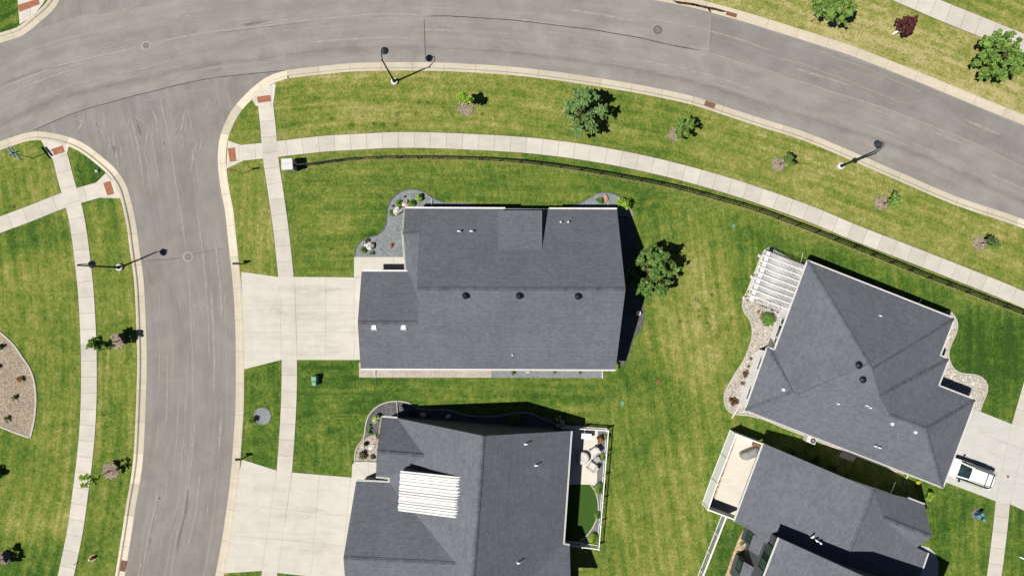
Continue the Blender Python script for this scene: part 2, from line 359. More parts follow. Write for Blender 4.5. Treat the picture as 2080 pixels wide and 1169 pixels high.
# ------------------------------------------------------------------ mesh builder
class MB:
    def __init__(s):
        s.v = []; s.f = []; s.m = []; s.tone = []; s.uv = []; s.sm = []; s.dry = None
    def add(s, vs, fs, mat=0, tone=0.0, uv=None, smooth=False):
        o = len(s.v); s.v.extend([tuple(v) for v in vs])
        for i, f in enumerate(fs):
            s.f.append([o + k for k in f]); s.m.append(mat if not isinstance(mat, list) else mat[i])
            s.tone.append(tone if not isinstance(tone, list) else tone[i])
            s.uv.append([uv[k] for k in f] if uv is not None else None); s.sm.append(smooth)
        return o
    def box(s, c, size, rz=0.0, mat=0, tone=0.0, taper=1.0):
        """box standing on c (centre of its base)"""
        sx, sy, sz = size[0] / 2, size[1] / 2, size[2]; ca, sa = math.cos(rz), math.sin(rz); vs = []
        for z, k in ((0, 1.0), (sz, taper)):
            for x, y in ((-sx, -sy), (sx, -sy), (sx, sy), (-sx, sy)):
                x *= k; y *= k
                vs.append((c[0] + x * ca - y * sa, c[1] + x * sa + y * ca, c[2] + z))
        s.add(vs, [(3, 2, 1, 0), (4, 5, 6, 7), (0, 1, 5, 4), (1, 2, 6, 5), (2, 3, 7, 6), (3, 0, 4, 7)], mat, tone)
    def bar(s, a, b, w, h=None, mat=0, up=Vector((0, 0, 1))):
        """rectangular bar from a to b"""
        a = Vector(a); b = Vector(b); h = h or w; d = (b - a)
        if d.length < 1e-6: return
        d.normalize(); r = d.cross(up)
        if r.length < 1e-3: r = d.cross(Vector((0, 1, 0)))
        r.normalize(); u = r.cross(d).normalized(); vs = []
        for p in (a, b):
            for x, y in ((-1, -1), (1, -1), (1, 1), (-1, 1)): vs.append(p + r * (x * w / 2) + u * (y * h / 2))
        s.add(vs, [(0, 1, 2, 3), (7, 6, 5, 4), (0, 4, 5, 1), (1, 5, 6, 2), (2, 6, 7, 3), (3, 7, 4, 0)], mat)
    def prism(s, poly, z0, z1, mat=0, tone=0.0, side=None, bottom=True):
        n = len(poly)
        if poly_area(poly) < 0: poly = poly[::-1]
        vs = [(p[0], p[1], z1) for p in poly] + [(p[0], p[1], z0) for p in poly]
        tr = tessellate_polygon([[Vector((p[0], p[1], 0)) for p in poly]])
        up = [];
        for a, b, c in tr:
            A, B, C = poly[a], poly[b], poly[c]
            cr = (B[0] - A[0]) * (C[1] - A[1]) - (B[1] - A[1]) * (C[0] - A[0])
            up.append((a, b, c) if cr > 0 else (a, c, b))
        uv = [(v[0], v[1]) for v in vs]
        s.add(vs, up, mat, tone, uv)
        s.add(vs, [(n + i, n + (i + 1) % n, (i + 1) % n, i) for i in range(n)], mat if side is None else side, tone, uv)
        if bottom: s.add(vs, [(n + c, n + b, n + a) for a, b, c in up], mat, tone, uv)
    def tube(s, path, r, n=8, mat=0, cap=True, smooth=True):
        path = [Vector(p) for p in path]; rs = r if isinstance(r, (list, tuple)) else [r] * len(path); vs = []; up = Vector((0, 0, 1))
        for i, p in enumerate(path):
            d = (path[min(i + 1, len(path) - 1)] - path[max(i - 1, 0)]).normalized()
            a = d.cross(up)
            if a.length < 1e-3: a = d.cross(Vector((1, 0, 0)))
            a.normalize(); b = d.cross(a)
            for k in range(n):
                t = 2 * PI * k / n; vs.append(p + (a * math.cos(t) + b * math.sin(t)) * rs[i])
        fs = []
        for i in range(len(path) - 1):
            for k in range(n):
                fs.append((i * n + k, (i + 1) * n + k, (i + 1) * n + (k + 1) % n, i * n + (k + 1) % n))
        if cap: fs.append(tuple(range(n))); fs.append(tuple(range((len(path) - 1) * n, len(path) * n))[::-1])
        s.add(vs, fs, mat, 0.0, None, smooth)
    def lathe(s, prof, c=(0, 0, 0), n=20, mat=0, smooth=True):
        vs = []; fs = []
        for r, z in prof:
            for k in range(n):
                t = 2 * PI * k / n; vs.append((c[0] + r * math.cos(t), c[1] + r * math.sin(t), c[2] + z))
        for i in range(len(prof) - 1):
            for k in range(n): fs.append((i * n + k, i * n + (k + 1) % n, (i + 1) * n + (k + 1) % n, (i + 1) * n + k))
        s.add(vs, fs, mat, 0.0, None, smooth)
    def rock(s, c, r, seed=0, mat=0, tone=0.0, n=7, rough=0.35):
        """irregular stone resting on c"""
        vs = []; fs = []; rings = max(4, n - 2)
        off = Vector((seed * 3.7, seed * 1.3, seed * 7.1))
        for i in range(rings + 1):
            a = PI * i / rings
            for k in range(n):
                t = 2 * PI * k / n
                d = Vector((math.sin(a) * math.cos(t), math.sin(a) * math.sin(t), math.cos(a)))
                q = 1 + rough * 1.5 * noise.noise(d * 1.25 + off) + rough * .5 * noise.noise(d * 3 + off)
                vs.append((c[0] + d.x * r[0] * q, c[1] + d.y * r[1] * q, c[2] + r[2] * 0.75 + d.z * r[2] * q))
        for i in range(rings):
            for k in range(n): fs.append((i * n + k, (i + 1) * n + k, (i + 1) * n + (k + 1) % n, i * n + (k + 1) % n))
        s.add(vs, fs, mat, tone)
    def build(s, name, mats, parent=None):
        me = bpy.data.meshes.new(name)
        off = Vector((0, 0, 0)); q = parent
        while q is not None: off += q.location; q = q.parent
        vs = [(v[0] - off.x, v[1] - off.y, v[2] - off.z) for v in s.v]
        me.from_pydata(vs, [], s.f)
        for m in (mats if isinstance(mats, (list, tuple)) else [mats]): me.materials.append(M[m] if isinstance(m, str) else m)
        me.polygons.foreach_set('material_index', s.m)
        me.polygons.foreach_set('use_smooth', s.sm)
        if any(s.tone):
            a = me.attributes.new('tone', 'FLOAT', 'FACE'); a.data.foreach_set('value', s.tone)
        if any(u is not None for u in s.uv):
            l = me.uv_layers.new(name='UVMap'); flat = []
            for u, f in zip(s.uv, s.f):
                for k in range(len(f)): flat.extend(u[k] if u is not None else (0.0, 0.0))
            l.data.foreach_set('uv', flat)
        if s.dry is not None:
            a = me.attributes.new('dry', 'FLOAT', 'POINT'); a.data.foreach_set('value', s.dry)
        me.update()
        o = bpy.data.objects.new(name, me); col.objects.link(o)
        if parent is not None: o.parent = parent
        return o

def tag(o, label=None, cat=None, group=None, kind=None):
    if label: o['label'] = label
    if cat: o['category'] = cat
    if group: o['group'] = group
    if kind: o['kind'] = kind
    return o
def thing(name, loc, label, cat, group=None):
    o = bpy.data.objects.new(name, None); o.empty_display_size = 0.3; col.objects.link(o); o.location = loc
    return tag(o, label, cat, group)
def structure(mb, name, mats, label=None):
    return tag(mb.build(name, mats), label, None, None, 'structure')
def stuff(mb, name, mats, label=None, cat=None):
    return tag(mb.build(name, mats), label, cat, None, 'stuff')
def kids(o): return [c for c in bpy.data.objects if c.parent == o]
def copy_tree(o, parent=None):
    c = o.copy(); col.objects.link(c)
    if parent is not None: c.parent = parent
    for k in kids(o): copy_tree(k, c)
    return c

# ------------------------------------------------------------------ ground sheets
def fill_grid(poly, spacing, z):
    """triangulated sheet with interior points"""
    xs = [p[0] for p in poly]; ys = [p[1] for p in poly]
    gx, gy = np.meshgrid(np.arange(min(xs), max(xs), spacing), np.arange(min(ys), max(ys), spacing))
    rs = np.random.RandomState(3)
    gx = gx + rs.uniform(-.25, .25, gx.shape) * spacing; gy = gy + rs.uniform(-.25, .25, gy.shape) * spacing
    gx = gx.ravel(); gy = gy.ravel(); k = inside(poly, gx, gy); gx = gx[k]; gy = gy[k]
    pts = [Vector((p[0], p[1])) for p in poly]; n = len(pts)
    pts += [Vector((float(a), float(b))) for a, b in zip(gx, gy)]
    r = delaunay_2d_cdt(pts, [(i, (i + 1) % n) for i in range(n)], [list(range(n))], 1, 1e-4)
    vs = [(v.x, v.y, z) for v in r[0]]; fs = []
    for f in r[2]:
        a, b, c = (r[0][i] for i in f[:3])
        cr = (b.x - a.x) * (c.y - a.y) - (b.y - a.y) * (c.x - a.x)
        fs.append(list(f) if cr > 0 else list(f)[::-1])
    return vs, fs
def project_uv(vs, line):
    """(distance along, signed distance across) of every vertex relative to a polyline"""
    L = np.array([(p.x, p.y) for p in line]); s = np.array(plen(line)); V = np.array([(v[0], v[1]) for v in vs])
    best = np.full(len(V), 1e9); u = np.zeros(len(V)); w = np.zeros(len(V))
    for i in range(len(L) - 1):
        a, b = L[i], L[i + 1]; d = b - a; ln = math.hypot(*d)
        if ln < 1e-6: continue
        d = d / ln; r = V - a; t = r @ d; tc = np.clip(t, 0, ln)
        if i == 0: tc = np.minimum(t, ln)
        if i == len(L) - 2: tc = np.maximum(t, 0)
        q = a + tc[:, None] * d; dist = np.hypot(*(V - q).T); cr = d[0] * r[:, 1] - d[1] * r[:, 0]
        m = dist < best; best[m] = dist[m]; u[m] = s[i] + tc[m]; w[m] = (np.sign(cr) * dist)[m]
    return u, w

# road edges (gutter lip), in survey units
MAIN_S = [(583, 142.5), (653, 134.8), (717, 128.5), (790, 127), (864, 127), (930, 129), (1040, 136), (1140, 147.6), (1271, 168), (1340, 181), (1412, 197), (1476, 218), (1560, 245), (1619, 263), (1683, 287.5), (1816, 345), (1945, 400), (2080, 446), (2300, 540), (2700, 715)]
CORNER_E = [(583, 142.5), (545, 155), (520, 172.5), (488, 203), (470, 226), (457, 251.5), (446.5, 281), (442.5, 320), (445.6, 361), (451.7, 400), (457, 423.5), (462, 469.7), (467, 516), (474, 585), (478.7, 670), (479.5, 760), (478.5, 836), (475.8, 875), (469.7, 959), (462, 1023), (450.5, 1100), (437.6, 1169), (415, 1270), (370, 1420), (300, 1600)]
WEST_E = [(-560, 560), (-300, 420), (-100, 325), (0, 287.6), (36, 275), (70, 267), (109, 271), (145, 280), (174.5, 294), (203.6, 316), (232.7, 341.4), (254.5, 372), (263.5, 399), (271, 430), (276, 454), (283, 508), (289, 547), (292.7, 585), (296, 657), (298, 729), (296.5, 798), (293.5, 874), (290, 933), (285, 972), (276, 1023), (267, 1082), (258, 1138.5), (253, 1169), (232, 1270), (190, 1420), (120, 1600)]
MAIN_N = [(480, -34), (560, -45), (700, -58), (860, -62), (1000, -55), (1150, -34), (1270, -12), (1327, 0), (1400, 14), (1461, 30), (1535, 51), (1560, 59), (1662, 91), (1729, 113), (1857, 163), (1976, 212), (2080, 254), (2300, 345), (2700, 515)]
NW_C = [(-560, 330), (-300, 210), (-100, 125), (0, 87), (46, 72), (82, 43.6), (102.7, 25.7), (119, 5), (128, -30), (135, -80), (140, -300), (140, -500)]
NN_E = [(480, -34), (445, -55), (425, -90), (415, -140), (410, -300), (410, -500)]
SEAM = [(70, 264), (144, 232), (236, 205), (323, 182), (423.5, 160), (520, 149), (583, 142.5)]

kp = {k: smooth_px(v, 0.6) for k, v in dict(ms=MAIN_S, ce=CORNER_E, we=WEST_E, mn=MAIN_N, nw=NW_C, ne=NN_E).items()}
center_main = smooth_px([(-560, 445), (-100, 225), (0, 182), (103, 139), (205, 113), (334, 83), (436, 64), (520, 55), (648, 39), (777, 31), (906, 33), (1040, 41), (1137, 53), (1207, 62), (1297, 78), (1440, 108), (1560, 146), (1662, 177), (1791, 218), (1945, 277), (2080, 339), (2400, 480), (2700, 610)], 1.5)
center_side = smooth_px([(318, -500), (318, -100), (318, 60), (323, 185), (345, 290), (357, 367), (367, 431), (375, 490), (382, 552), (387, 620), (391, 700), (391, 800), (388, 880), (382, 946), (372, 1036), (359, 1092), (346, 1169), (322, 1270), (280, 1420), (210, 1600)], 1.5)

# the wide ground under everything
g = MB()
gv, gf = [(-260, -260, -.06), (260, -260, -.06), (260, 260, -.06), (-260, 260, -.06)], [(0, 1, 2, 3)]
g.add(gv, gf, 0, 0.0, [(v[0], v[1]) for v in gv]); g.dry = [0.5] * 4
structure(g, 'ground', 'grass')

# roads
r = MB()
poly = [*G([(-560, 300), (-100, 90), (60, -30), (130, -500), (420, -500), (430, -90), (480, -60), (700, -90), (900, -92)], 0), *G([(900, 120), (700, 160), (583, 165), (540, 190), (500, 240), (490, 330), (500, 450), (520, 600), (520, 800), (510, 960), (480, 1169), (340, 1600), (90, 1600), (220, 1169), (255, 960), (265, 800), (262, 600), (240, 430), (190, 330), (100, 300), (0, 310), (-560, 590)], 0)]
vs, fs = fill_grid([(p.x, p.y) for p in poly], 2.5, 0.0)
u, w = project_uv(vs, center_side); r.add(vs, fs, 0, 0.0, list(zip(u.tolist(), w.tolist())))
structure(r, 'side_street', 'asphalt_dark')
r = MB()
south = [p for p in smooth_px([(-560, 565), (-100, 328), (0, 291)] + SEAM, 0.8)] + smooth_px([(600, 150), (720, 136), (864, 135), (1040, 144), (1271, 176), (1412, 205), (1560, 253), (1683, 296), (1816, 354), (2080, 456), (2700, 725)], 1.0)
north = smooth_px([(2700, 505), (2080, 245), (1857, 154), (1662, 82), (1535, 42), (1400, 5), (1270, -21), (1000, -63), (860, -70), (700, -66), (480, -30), (267, 20), (160, 33), (40, 74), (-100, 120), (-560, 325)], 1.0)
poly = [(p.x, p.y) for p in south + north]
vs, fs = fill_grid(poly, 2.5, 0.006)
u, w = project_uv(vs, center_main); r.add(vs, fs, 0, 0.0, list(zip(u.tolist(), w.tolist())))
structure(r, 'main_road', 'asphalt')

# seams, cracks and scuffs as thin sheets on the road
def ribbon(mb, pts, width, z, jit=0.04, mat=0, step=0.5, seed=0, taper=True):
    pl = resample(catmull([P(*p) for p in pts], 0.5), step); ns = normals2(pl); vs = []; fs = []; uv = []
    n = len(pl)
    for i, (p, q) in enumerate(zip(pl, ns)):
        j = jit * (noise.noise(Vector((p.x * .35 + seed, p.y * .35, seed * 2.1))) + .35 * noise.noise(Vector((p.x * 1.7 + seed, p.y * 1.7, seed * 2.1))))
        ww = width * (0.65 + 0.7 * abs(noise.noise(Vector((p.x * 2 + 9 + seed, p.y * 2, 3)))))
        if taper: ww *= min(1, (i + .6) / 3, (n - i - .4) / 3)
        for sd in (-.5, 0, .5):
            e = p + q * (j + sd * ww); vs.append((e.x, e.y, z)); uv.append((i * step, sd * 2))
    for i in range(n - 1):
        for k in (0, 1): fs.append((3 * i + k, 3 * i + 3 + k, 3 * i + 4 + k, 3 * i + 1 + k))
    mb.add(vs, fs, mat, 0.0, uv)
cr = MB()
ribbon(cr, SEAM, .075, .012, .05, 0, taper=False)
ribbon(cr, [(864, 126), (863, 80), (861.5, 34)], .09, .012, .05, 0)
ribbon(cr, [(861.5, 33), (906, 33), (1040, 41), (1137, 52.6), (1207, 61.6), (1297, 77), (1375, 94), (1426, 103)], .10, .012, .06, 0)
ribbon(cr, [(290, 531), (321, 527), (335, 528), (372, 523), (382, 521)], .055, .010, .08, 0)
ribbon(cr, [(382, 521), (395, 515), (430, 509), (462, 503)], .055, .010, .08, 0)
ribbon(cr, [(0, 172), (60, 150), (150, 128)], .035, .012, .08, 0)
ribbon(cr, [(436, 67), (520, 58), (640, 44)], .03, .012, .08, 0)
ribbon(cr, [(1446, 30), (1443, 95)], .035, .012, .03, 0)
# pale worn joints
ribbon(cr, [(0, 181), (103, 139), (205, 113), (282, 95)], 0.55, .010, .1, 1, seed=1)
ribbon(cr, [(310, 89), (334, 83), (436, 64), (520, 54), (648, 38), (777, 29), (856, 30)], 0.46, .010, .1, 1, seed=2)
ribbon(cr, [(322, 185), (331, 226), (345, 290), (357, 367), (367, 431), (375, 490), (381, 510)], 0.32, .008, .1, 1, seed=3)
ribbon(cr, [(384, 532), (382, 552), (386, 600), (390, 665), (392.5, 760), (389, 874), (382, 946), (372, 1036), (359, 1092), (347, 1169), (335, 1220)], 0.29, .008, .08, 1, seed=4)
ribbon(cr, [(446.6, 928), (441, 970), (436, 1023), (426, 1100), (414, 1169), (400, 1230)], 0.25, .008, .1, 1, seed=5)
ribbon(cr, [(306, 1018), (300, 1050), (292, 1070), (288, 1095), (284, 1140), (278, 1180)], 0.27, .008, .25, 1, seed=6)
ribbon(cr, [(341, 940), (338, 1000), (334, 1040)], 0.15, .008, .05, 1, seed=7)
ribbon(cr, [(1445, 44), (1441, 70), (1437, 95)], 0.46, .010, .1, 1, seed=8)
ribbon(cr, [(1432, 106), (1480, 118), (1560, 145), (1662, 177), (1730, 200), (1791, 218), (1870, 248), (1945, 277), (2010, 306), (2080, 339), (2200, 390)], 0.34, .010, .15, 1, seed=9)
ribbon(cr, [(160, 33), (185, 31), (205, 34), (235, 24), (267, 19), (275, 8), (270, -2)], 0.34, .010, .2, 1, seed=10)
ribbon(cr, [(186, 30), (184, 15), (190, 0)], 0.21, .010, .2, 1, seed=11)
ribbon(cr, [(884, 95), (960, 98), (1040, 103), (1100, 108), (1200, 122), (1330, 143)], 0.27, .010, .15, 1, seed=12)
ribbon(cr, [(1330, 143), (1463, 175), (1560, 209), (1640, 237)], 0.27, .010, .15, 1, seed=13)
ribbon(cr, [(1560, 112), (1640, 134), (1730, 168), (1850, 215)], 0.19, .010, .15, 1, seed=14)
ribbon(cr, [(282, 207), (323, 198), (400, 184), (440, 178)], 0.15, .008, .06, 1, seed=15)
for k, q in enumerate([[(323, 580), (325, 620), (323, 660)], [(324, 700), (325, 760), (321, 800)], [(322, 850), (321, 880), (319, 920)], [(350, 690), (352, 720), (351, 770)], [(362, 590), (366, 640)], [(248, 225), (256, 250), (268, 280), (276, 330)], [(290, 300), (300, 345), (304, 390)], [(140, 237), (180, 248), (220, 246)], [(192, 245), (206, 262), (212, 272)], [(262, 228), (300, 258), (312, 298)], [(405, 420), (404, 470), (406, 500)], [(400, 620), (404, 700)], [(425, 1010), (420, 1060)], [(395, 300), (402, 360), (404, 400)], [(380, 215), (368, 255)], [(430, 190), (412, 240)], [(120, 120), (220, 96), (300, 70)], [(600, 60), (720, 52), (840, 50)], [(560, 95), (700, 80), (780, 78)], [(880, 60), (1000, 66), (1090, 75)], [(1150, 90), (1280, 108)], [(1650, 100), (1760, 140), (1880, 190)], [(1700, 240), (1800, 280), (1880, 312)], [(1960, 240), (2040, 275)], [(330, 22), (420, 40), (450, 60)], [(60, 205), (160, 168), (280, 140)]]):
    ribbon(cr, q, .30, .0095, .12, 2, seed=20 + k)
rnd = random.Random(77)
for o in (-3.1, -1.55, 1.3, 2.9):     # wheel tracks of both lanes
    for ln, nm in ((center_main, 'm'), (center_side, 's')):
        oo = o * (1 if nm == 'm' else .95); pts = [(p.x * SC + 1040, 584.5 - p.y * SC) for p in offset_line(ln, oo)]
        pts = [q for q in pts if -150 < q[0] < 2250 and -60 < q[1] < 1250 and (nm == 'm' or q[1] > 200)]
        ribbon(cr, pts, 1.3, .0105, .10, 3 if rnd.random() < .6 else 4, 1.0, rnd.random() * 50, False)
rnd = random.Random(78)
for k in range(34):                   # turning scuffs fanned out in the junction
    x, y = rnd.uniform(150, 420), rnd.uniform(215, 300); a_ = rnd.gauss(1.25, .35) if x < 330 else rnd.gauss(1.75, .3); L = rnd.uniform(18, 60)
    ribbon(cr, [(x, y), (x + L * .5 * math.cos(a_) + rnd.uniform(-2, 2), y + L * .5 * math.sin(a_)), (x + L * math.cos(a_ + .12), y + L * math.sin(a_ + .12))], rnd.uniform(.25, .8), .0092, .2, 2, .4, rnd.random() * 50)
for k in range(64):                  # short scuffs along the streets
    ln = center_main if rnd.random() < .6 else center_side; i = rnd.randrange(8, len(ln) - 14); off = rnd.uniform(-3.6, 3.6); q = offset_line(ln, off)[i:i + rnd.randrange(3, 9)]
    if ln is center_side and max(p.y for p in q) > P(0, 205)[1]: continue
    ribbon(cr, [(p.x * SC + 1040, 584.5 - p.y * SC) for p in q], rnd.uniform(.2, .9), .0112, .08, 2, .6, rnd.random() * 50)
structure(cr, 'road_crack', ['tar', 'crack', 'scuff', 'wear', 'oil'])
# darker repaired rectangle of asphalt at the drain
pt = MB()
lane = smooth_px([(1447, 33), (1535, 55), (1662, 95), (1857, 167), (2080, 259), (2300, 350)], 1.0) + smooth_px([(2300, 434), (2080, 339), (1945, 277), (1791, 218), (1662, 177), (1560, 146), (1440, 106)], 1.0)
vs, fs = fill_grid([(p.x, p.y) for p in lane], 2.5, .0085); u, w = project_uv(vs, center_main); pt.add(vs, fs, 0, 0.0, list(zip(u.tolist(), w.tolist())))
structure(pt, 'asphalt_patch', 'patch')

# kerbs
WHITE_SEGS = [(575, 146), (530, 165), (500, 190), (446, 300), (446, 340), (459, 440), (463, 480), (468, 505), (190, 306), (215, 327), (284, 975), (264, 1100), (262, 1120), (2072, 446), (2090, 450)]
def kerb(line, side, name, seed, breaks=()):
    mb = MB(); prof = [(-.02, .004), (0, .012), (.5, .028), (.585, .125), (.63, .150), (.84, .150), (.87, .06)]
    L = plen(line)[-1]; seg = resample(line, 3.05 / 4); ns = normals2(seg); rnd = random.Random(seed); t = 0.0; acc = 0.0
    for i in range(len(seg) - 1):
        if i % 4 == 0:
            t = rnd.uniform(-.07, .05)
            c = seg[min(i + 2, len(seg) - 1)]
            for wx, wy in WHITE_SEGS:
                if (c - Vector(P(wx, wy))).length < 1.3: t = .22
        d = (seg[i + 1] - seg[i]).length; vs = []; uv = []
        for j, (o, z) in enumerate(prof):
            for q in (i, i + 1):
                e = seg[q] + ns[q] * side * o; vs.append((e.x, e.y, z)); uv.append((i * 3.05 / 4 if q == i else (i + 1) * 3.05 / 4, o))
        fs = []
        for j in range(len(prof) - 1):
            a = 2 * j; f = (a, a + 1, a + 3, a + 2); fs.append(f if side > 0 else f[::-1])
        mb.add(vs, fs, 0, t, uv)
    return structure(mb, name, 'kerb')
kerb(kp['ms'], -1, 'kerb', 1); kerb(kp['ce'], 1, 'kerb', 2); kerb(kp['we'], -1, 'kerb', 3)
kerb(kp['mn'], 1, 'kerb', 4); kerb(kp['nw'], 1, 'kerb', 5); kerb(kp['ne'], -1, 'kerb', 6)

# ------------------------------------------------------------------ lawns
def mid(line, side, o=.7): return [(p.x, p.y) for p in offset_line(resample(line, 1.5), side * o)]
ZONES = [  # x, y, rx, ry, dryness, weight
    (700, 210, 180, 70, .62, 1), (900, 215, 150, 60, .60, 1), (1080, 210, 120, 50, .56, 1), (1290, 250, 110, 60, .50, 1), (1480, 320, 120, 60, .60, 1), (1700, 410, 140, 70, .64, 1), (1900, 490, 140, 70, .62, 1), (2040, 560, 80, 60, .60, 1),
    (500, 245, 40, 40, .52, 1), (620, 230, 50, 60, .50, .8), (1540, 30, 90, 40, .74, 1), (1720, 60, 120, 40, .80, 1), (1900, 130, 120, 50, .76, 1), (2040, 210, 80, 60, .74, 1), (2000, 20, 100, 40, .60, 1), (1600, 10, 60, 30, .66, .8),
    (520, 440, 50, 120, .58, 1), (660, 440, 60, 90, .50, 1), (740, 380, 120, 50, .46, 1), (760, 430, 40, 50, .26, .9), (900, 370, 200, 40, .42, 1), (1100, 370, 150, 40, .42, 1), (620, 530, 40, 40, .36, .8), (590, 430, 16, 120, .34, .6), (690, 545, 60, 20, .40, .6),
    (1300, 370, 80, 40, .30, 1), (1380, 420, 70, 50, .44, 1), (1450, 470, 70, 60, .46, 1), (1530, 480, 60, 40, .30, .9), (1700, 520, 90, 40, .26, .9), (1860, 580, 90, 40, .28, .9),
    (1430, 560, 60, 80, .66, 1), (1440, 660, 60, 60, .70, 1), (1400, 740, 60, 60, .66, 1), (1330, 640, 40, 90, .46, 1), (1500, 600, 24, 120, .30, .9), (1300, 770, 70, 40, .34, .9), (1330, 850, 70, 60, .44, 1), (1430, 860, 60, 60, .46, 1), (1390, 980, 60, 90, .62, 1), (1300, 980, 50, 80, .46, 1), (1350, 1090, 70, 70, .60, 1), (1450, 950, 30, 80, .34, .9), (1240, 1120, 50, 60, .46, .8), (1480, 1110, 40, 60, .24, 1),
    (700, 800, 130, 40, .30, 1), (900, 785, 200, 20, .36, 1), (1100, 800, 150, 30, .40, 1), (1200, 840, 60, 30, .44, 1), (680, 880, 80, 60, .38, 1), (530, 790, 40, 60, .36, 1), (530, 900, 40, 60, .37, 1), (640, 760, 50, 30, .26, .8),
    (230, 560, 50, 120, .50, 1), (230, 800, 40, 120, .50, 1), (220, 1000, 40, 80, .46, 1), (210, 1110, 40, 40, .44, 1), (190, 350, 30, 40, .22, 1.2), (60, 350, 60, 40, .52, 1), (80, 360, 40, 30, .58, 1), (20, 40, 50, 50, .28, 1),
    (80, 560, 90, 60, .56, 1), (40, 490, 60, 30, .26, 1), (100, 620, 70, 60, .52, 1), (110, 720, 40, 90, .46, 1), (120, 900, 60, 70, .56, 1), (40, 930, 60, 40, .36, 1), (60, 1010, 70, 40, .48, 1), (90, 1060, 60, 30, .62, 1), (60, 1130, 70, 40, .36, 1),
    (2000, 700, 80, 70, .20, 1), (2030, 820, 50, 40, .26, 1), (1950, 1070, 60, 70, .34, 1), (1960, 1130, 60, 50, .40, 1), (2065, 1100, 30, 70, .30, 1), (600, 1180, 60, 20, .3, 1), (1560, 870, 40, 20, .42, .8)]
def dryness(vs):
    V = np.array([(v[0] * SC + 1040, 584.5 - v[1] * SC) for v in vs]); num = np.full(len(V), .5 * .05); den = np.full(len(V), .05)
    for x, y, rx, ry, d, wt in ZONES:
        g_ = wt * np.exp(-(((V[:, 0] - x) / rx) ** 2 + ((V[:, 1] - y) / ry) ** 2)); num += g_ * d; den += g_
    d = num / den
    return np.clip(.435 + (d - .47) * 1.5, .05, .95)
def lawn(poly, name, uvline=None, sp=1.0, uvdir=None):
    mb = MB(); vs, fs = fill_grid(poly, sp, .12); V = np.array(vs)
    if uvline is not None:
        u, w = project_uv(vs, uvline)
    else: u, w = V[:, 1].copy(), V[:, 0].copy()
    if name == 'main_lawn' or uvdir:
        # mower direction: along the curve beside the road, along the houses elsewhere
        px = V[:, 0] * SC + 1040; py = 584.5 - V[:, 1] * SC
        fence_y = np.interp(px, [590, 725, 828, 956, 1040, 1237, 1440, 1637, 1868, 2080, 2700], [335, 326, 323, 325, 330, 358, 403, 468, 560, 640, 900])
        back = (py > fence_y)
        ang = np.where((px > 1230) & (py > 420), math.radians(8), np.where(px < 1230, math.radians(90), math.radians(70)))
        ang = np.where((px < 600), math.radians(0), ang)
        ang = np.where((px > 600) & (px < 1240) & (py > 750) & (py < 850), math.radians(90), ang)
        ang = np.where((px > 600) & (px < 720) & (py > 850), math.radians(0), ang)
        ang = np.where((px > 1890), math.radians(0), ang)
        ca, sa = np.cos(ang), np.sin(ang)
        w = np.where(back, V[:, 0] * ca + V[:, 1] * sa, w); u = np.where(back, -V[:, 0] * sa + V[:, 1] * ca, u)
    mb.add(vs, fs, 0, 0.0, list(zip(w.tolist(), u.tolist())))
    mb.dry = dryness(vs).tolist()
    return structure(mb, name, 'grass')
pm = mid(kp['ce'], 1)[::-1] + mid(kp['ms'], -1)[1:] + [P(2700, 1600)]
lawn(pm, 'main_lawn', center_main, 1.1)
lawn(mid(kp['we'], -1) + [P(-560, 1600)], 'west_lawn', center_side, 1.1)
lawn(mid(kp['mn'], 1) + [P(2700, -500), P(480, -500)], 'north_lawn', center_main, 1.6)
lawn(mid(kp['nw'], 1) + [P(-560, -500)], 'corner_lawn', center_main, 1.6)
# ------------------------------------------------------------------ pavements
def walk(pts, name, width=1.5, seed=0, z=.138, joint=1.55):
    pl = resample(smooth_px(pts, .5), joint / 2); ns = normals2(pl); mb = MB(); sl = MB(); rnd = random.Random(seed); t = 0
    for i in range(len(pl) - 1):
        if i % 2 == 0: t = rnd.choice([rnd.uniform(-.05, .045), rnd.uniform(-.05, .045), rnd.uniform(-.10, -.03)])
        vs = []; uv = []
        for q in (i, i + 1):
            for sd in (-1, 1):
                e = pl[q] + ns[q] * sd * width / 2; vs.append((e.x, e.y, z)); uv.append((q * joint / 2, sd))
        mb.add(vs, [(0, 2, 3, 1)], 0, t, uv)
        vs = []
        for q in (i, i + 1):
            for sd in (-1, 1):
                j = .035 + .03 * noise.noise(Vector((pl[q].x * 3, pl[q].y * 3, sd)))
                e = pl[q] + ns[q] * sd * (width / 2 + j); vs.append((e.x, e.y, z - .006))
        sl.add(vs, [(0, 2, 3, 1)], 1)  # thin dark border, shade of the grass edge put into its colour
    mb.v, off = mb.v, len(mb.v)
    for v, f in ((sl.v, sl.f),):
        mb.add(v, f, 1)
    return structure(mb, name, ['walk', 'edge_shade'])
def slab(px, name, mats, z=.142, joints=(), jw=.022, tone=0.0, edge=True, label=None, kind='structure'):
    mb = MB(); p = [P(*q) for q in px]
    mb.prism(p, z - .05, z, 0, tone)
    for a, b in joints:
        A = Vector(P(*a)); B = Vector(P(*b)); n = (B - A).normalized(); n = Vector((-n.y, n.x)) * jw / 2
        q = [A + n, A - n, B - n, B + n]; 
        if poly_area(q) < 0: q = q[::-1]
        mb.add([(e.x, e.y, z + .004) for e in q], [(0, 1, 2, 3)], 1)
    return tag(mb.build(name, mats), label, None, None, kind)

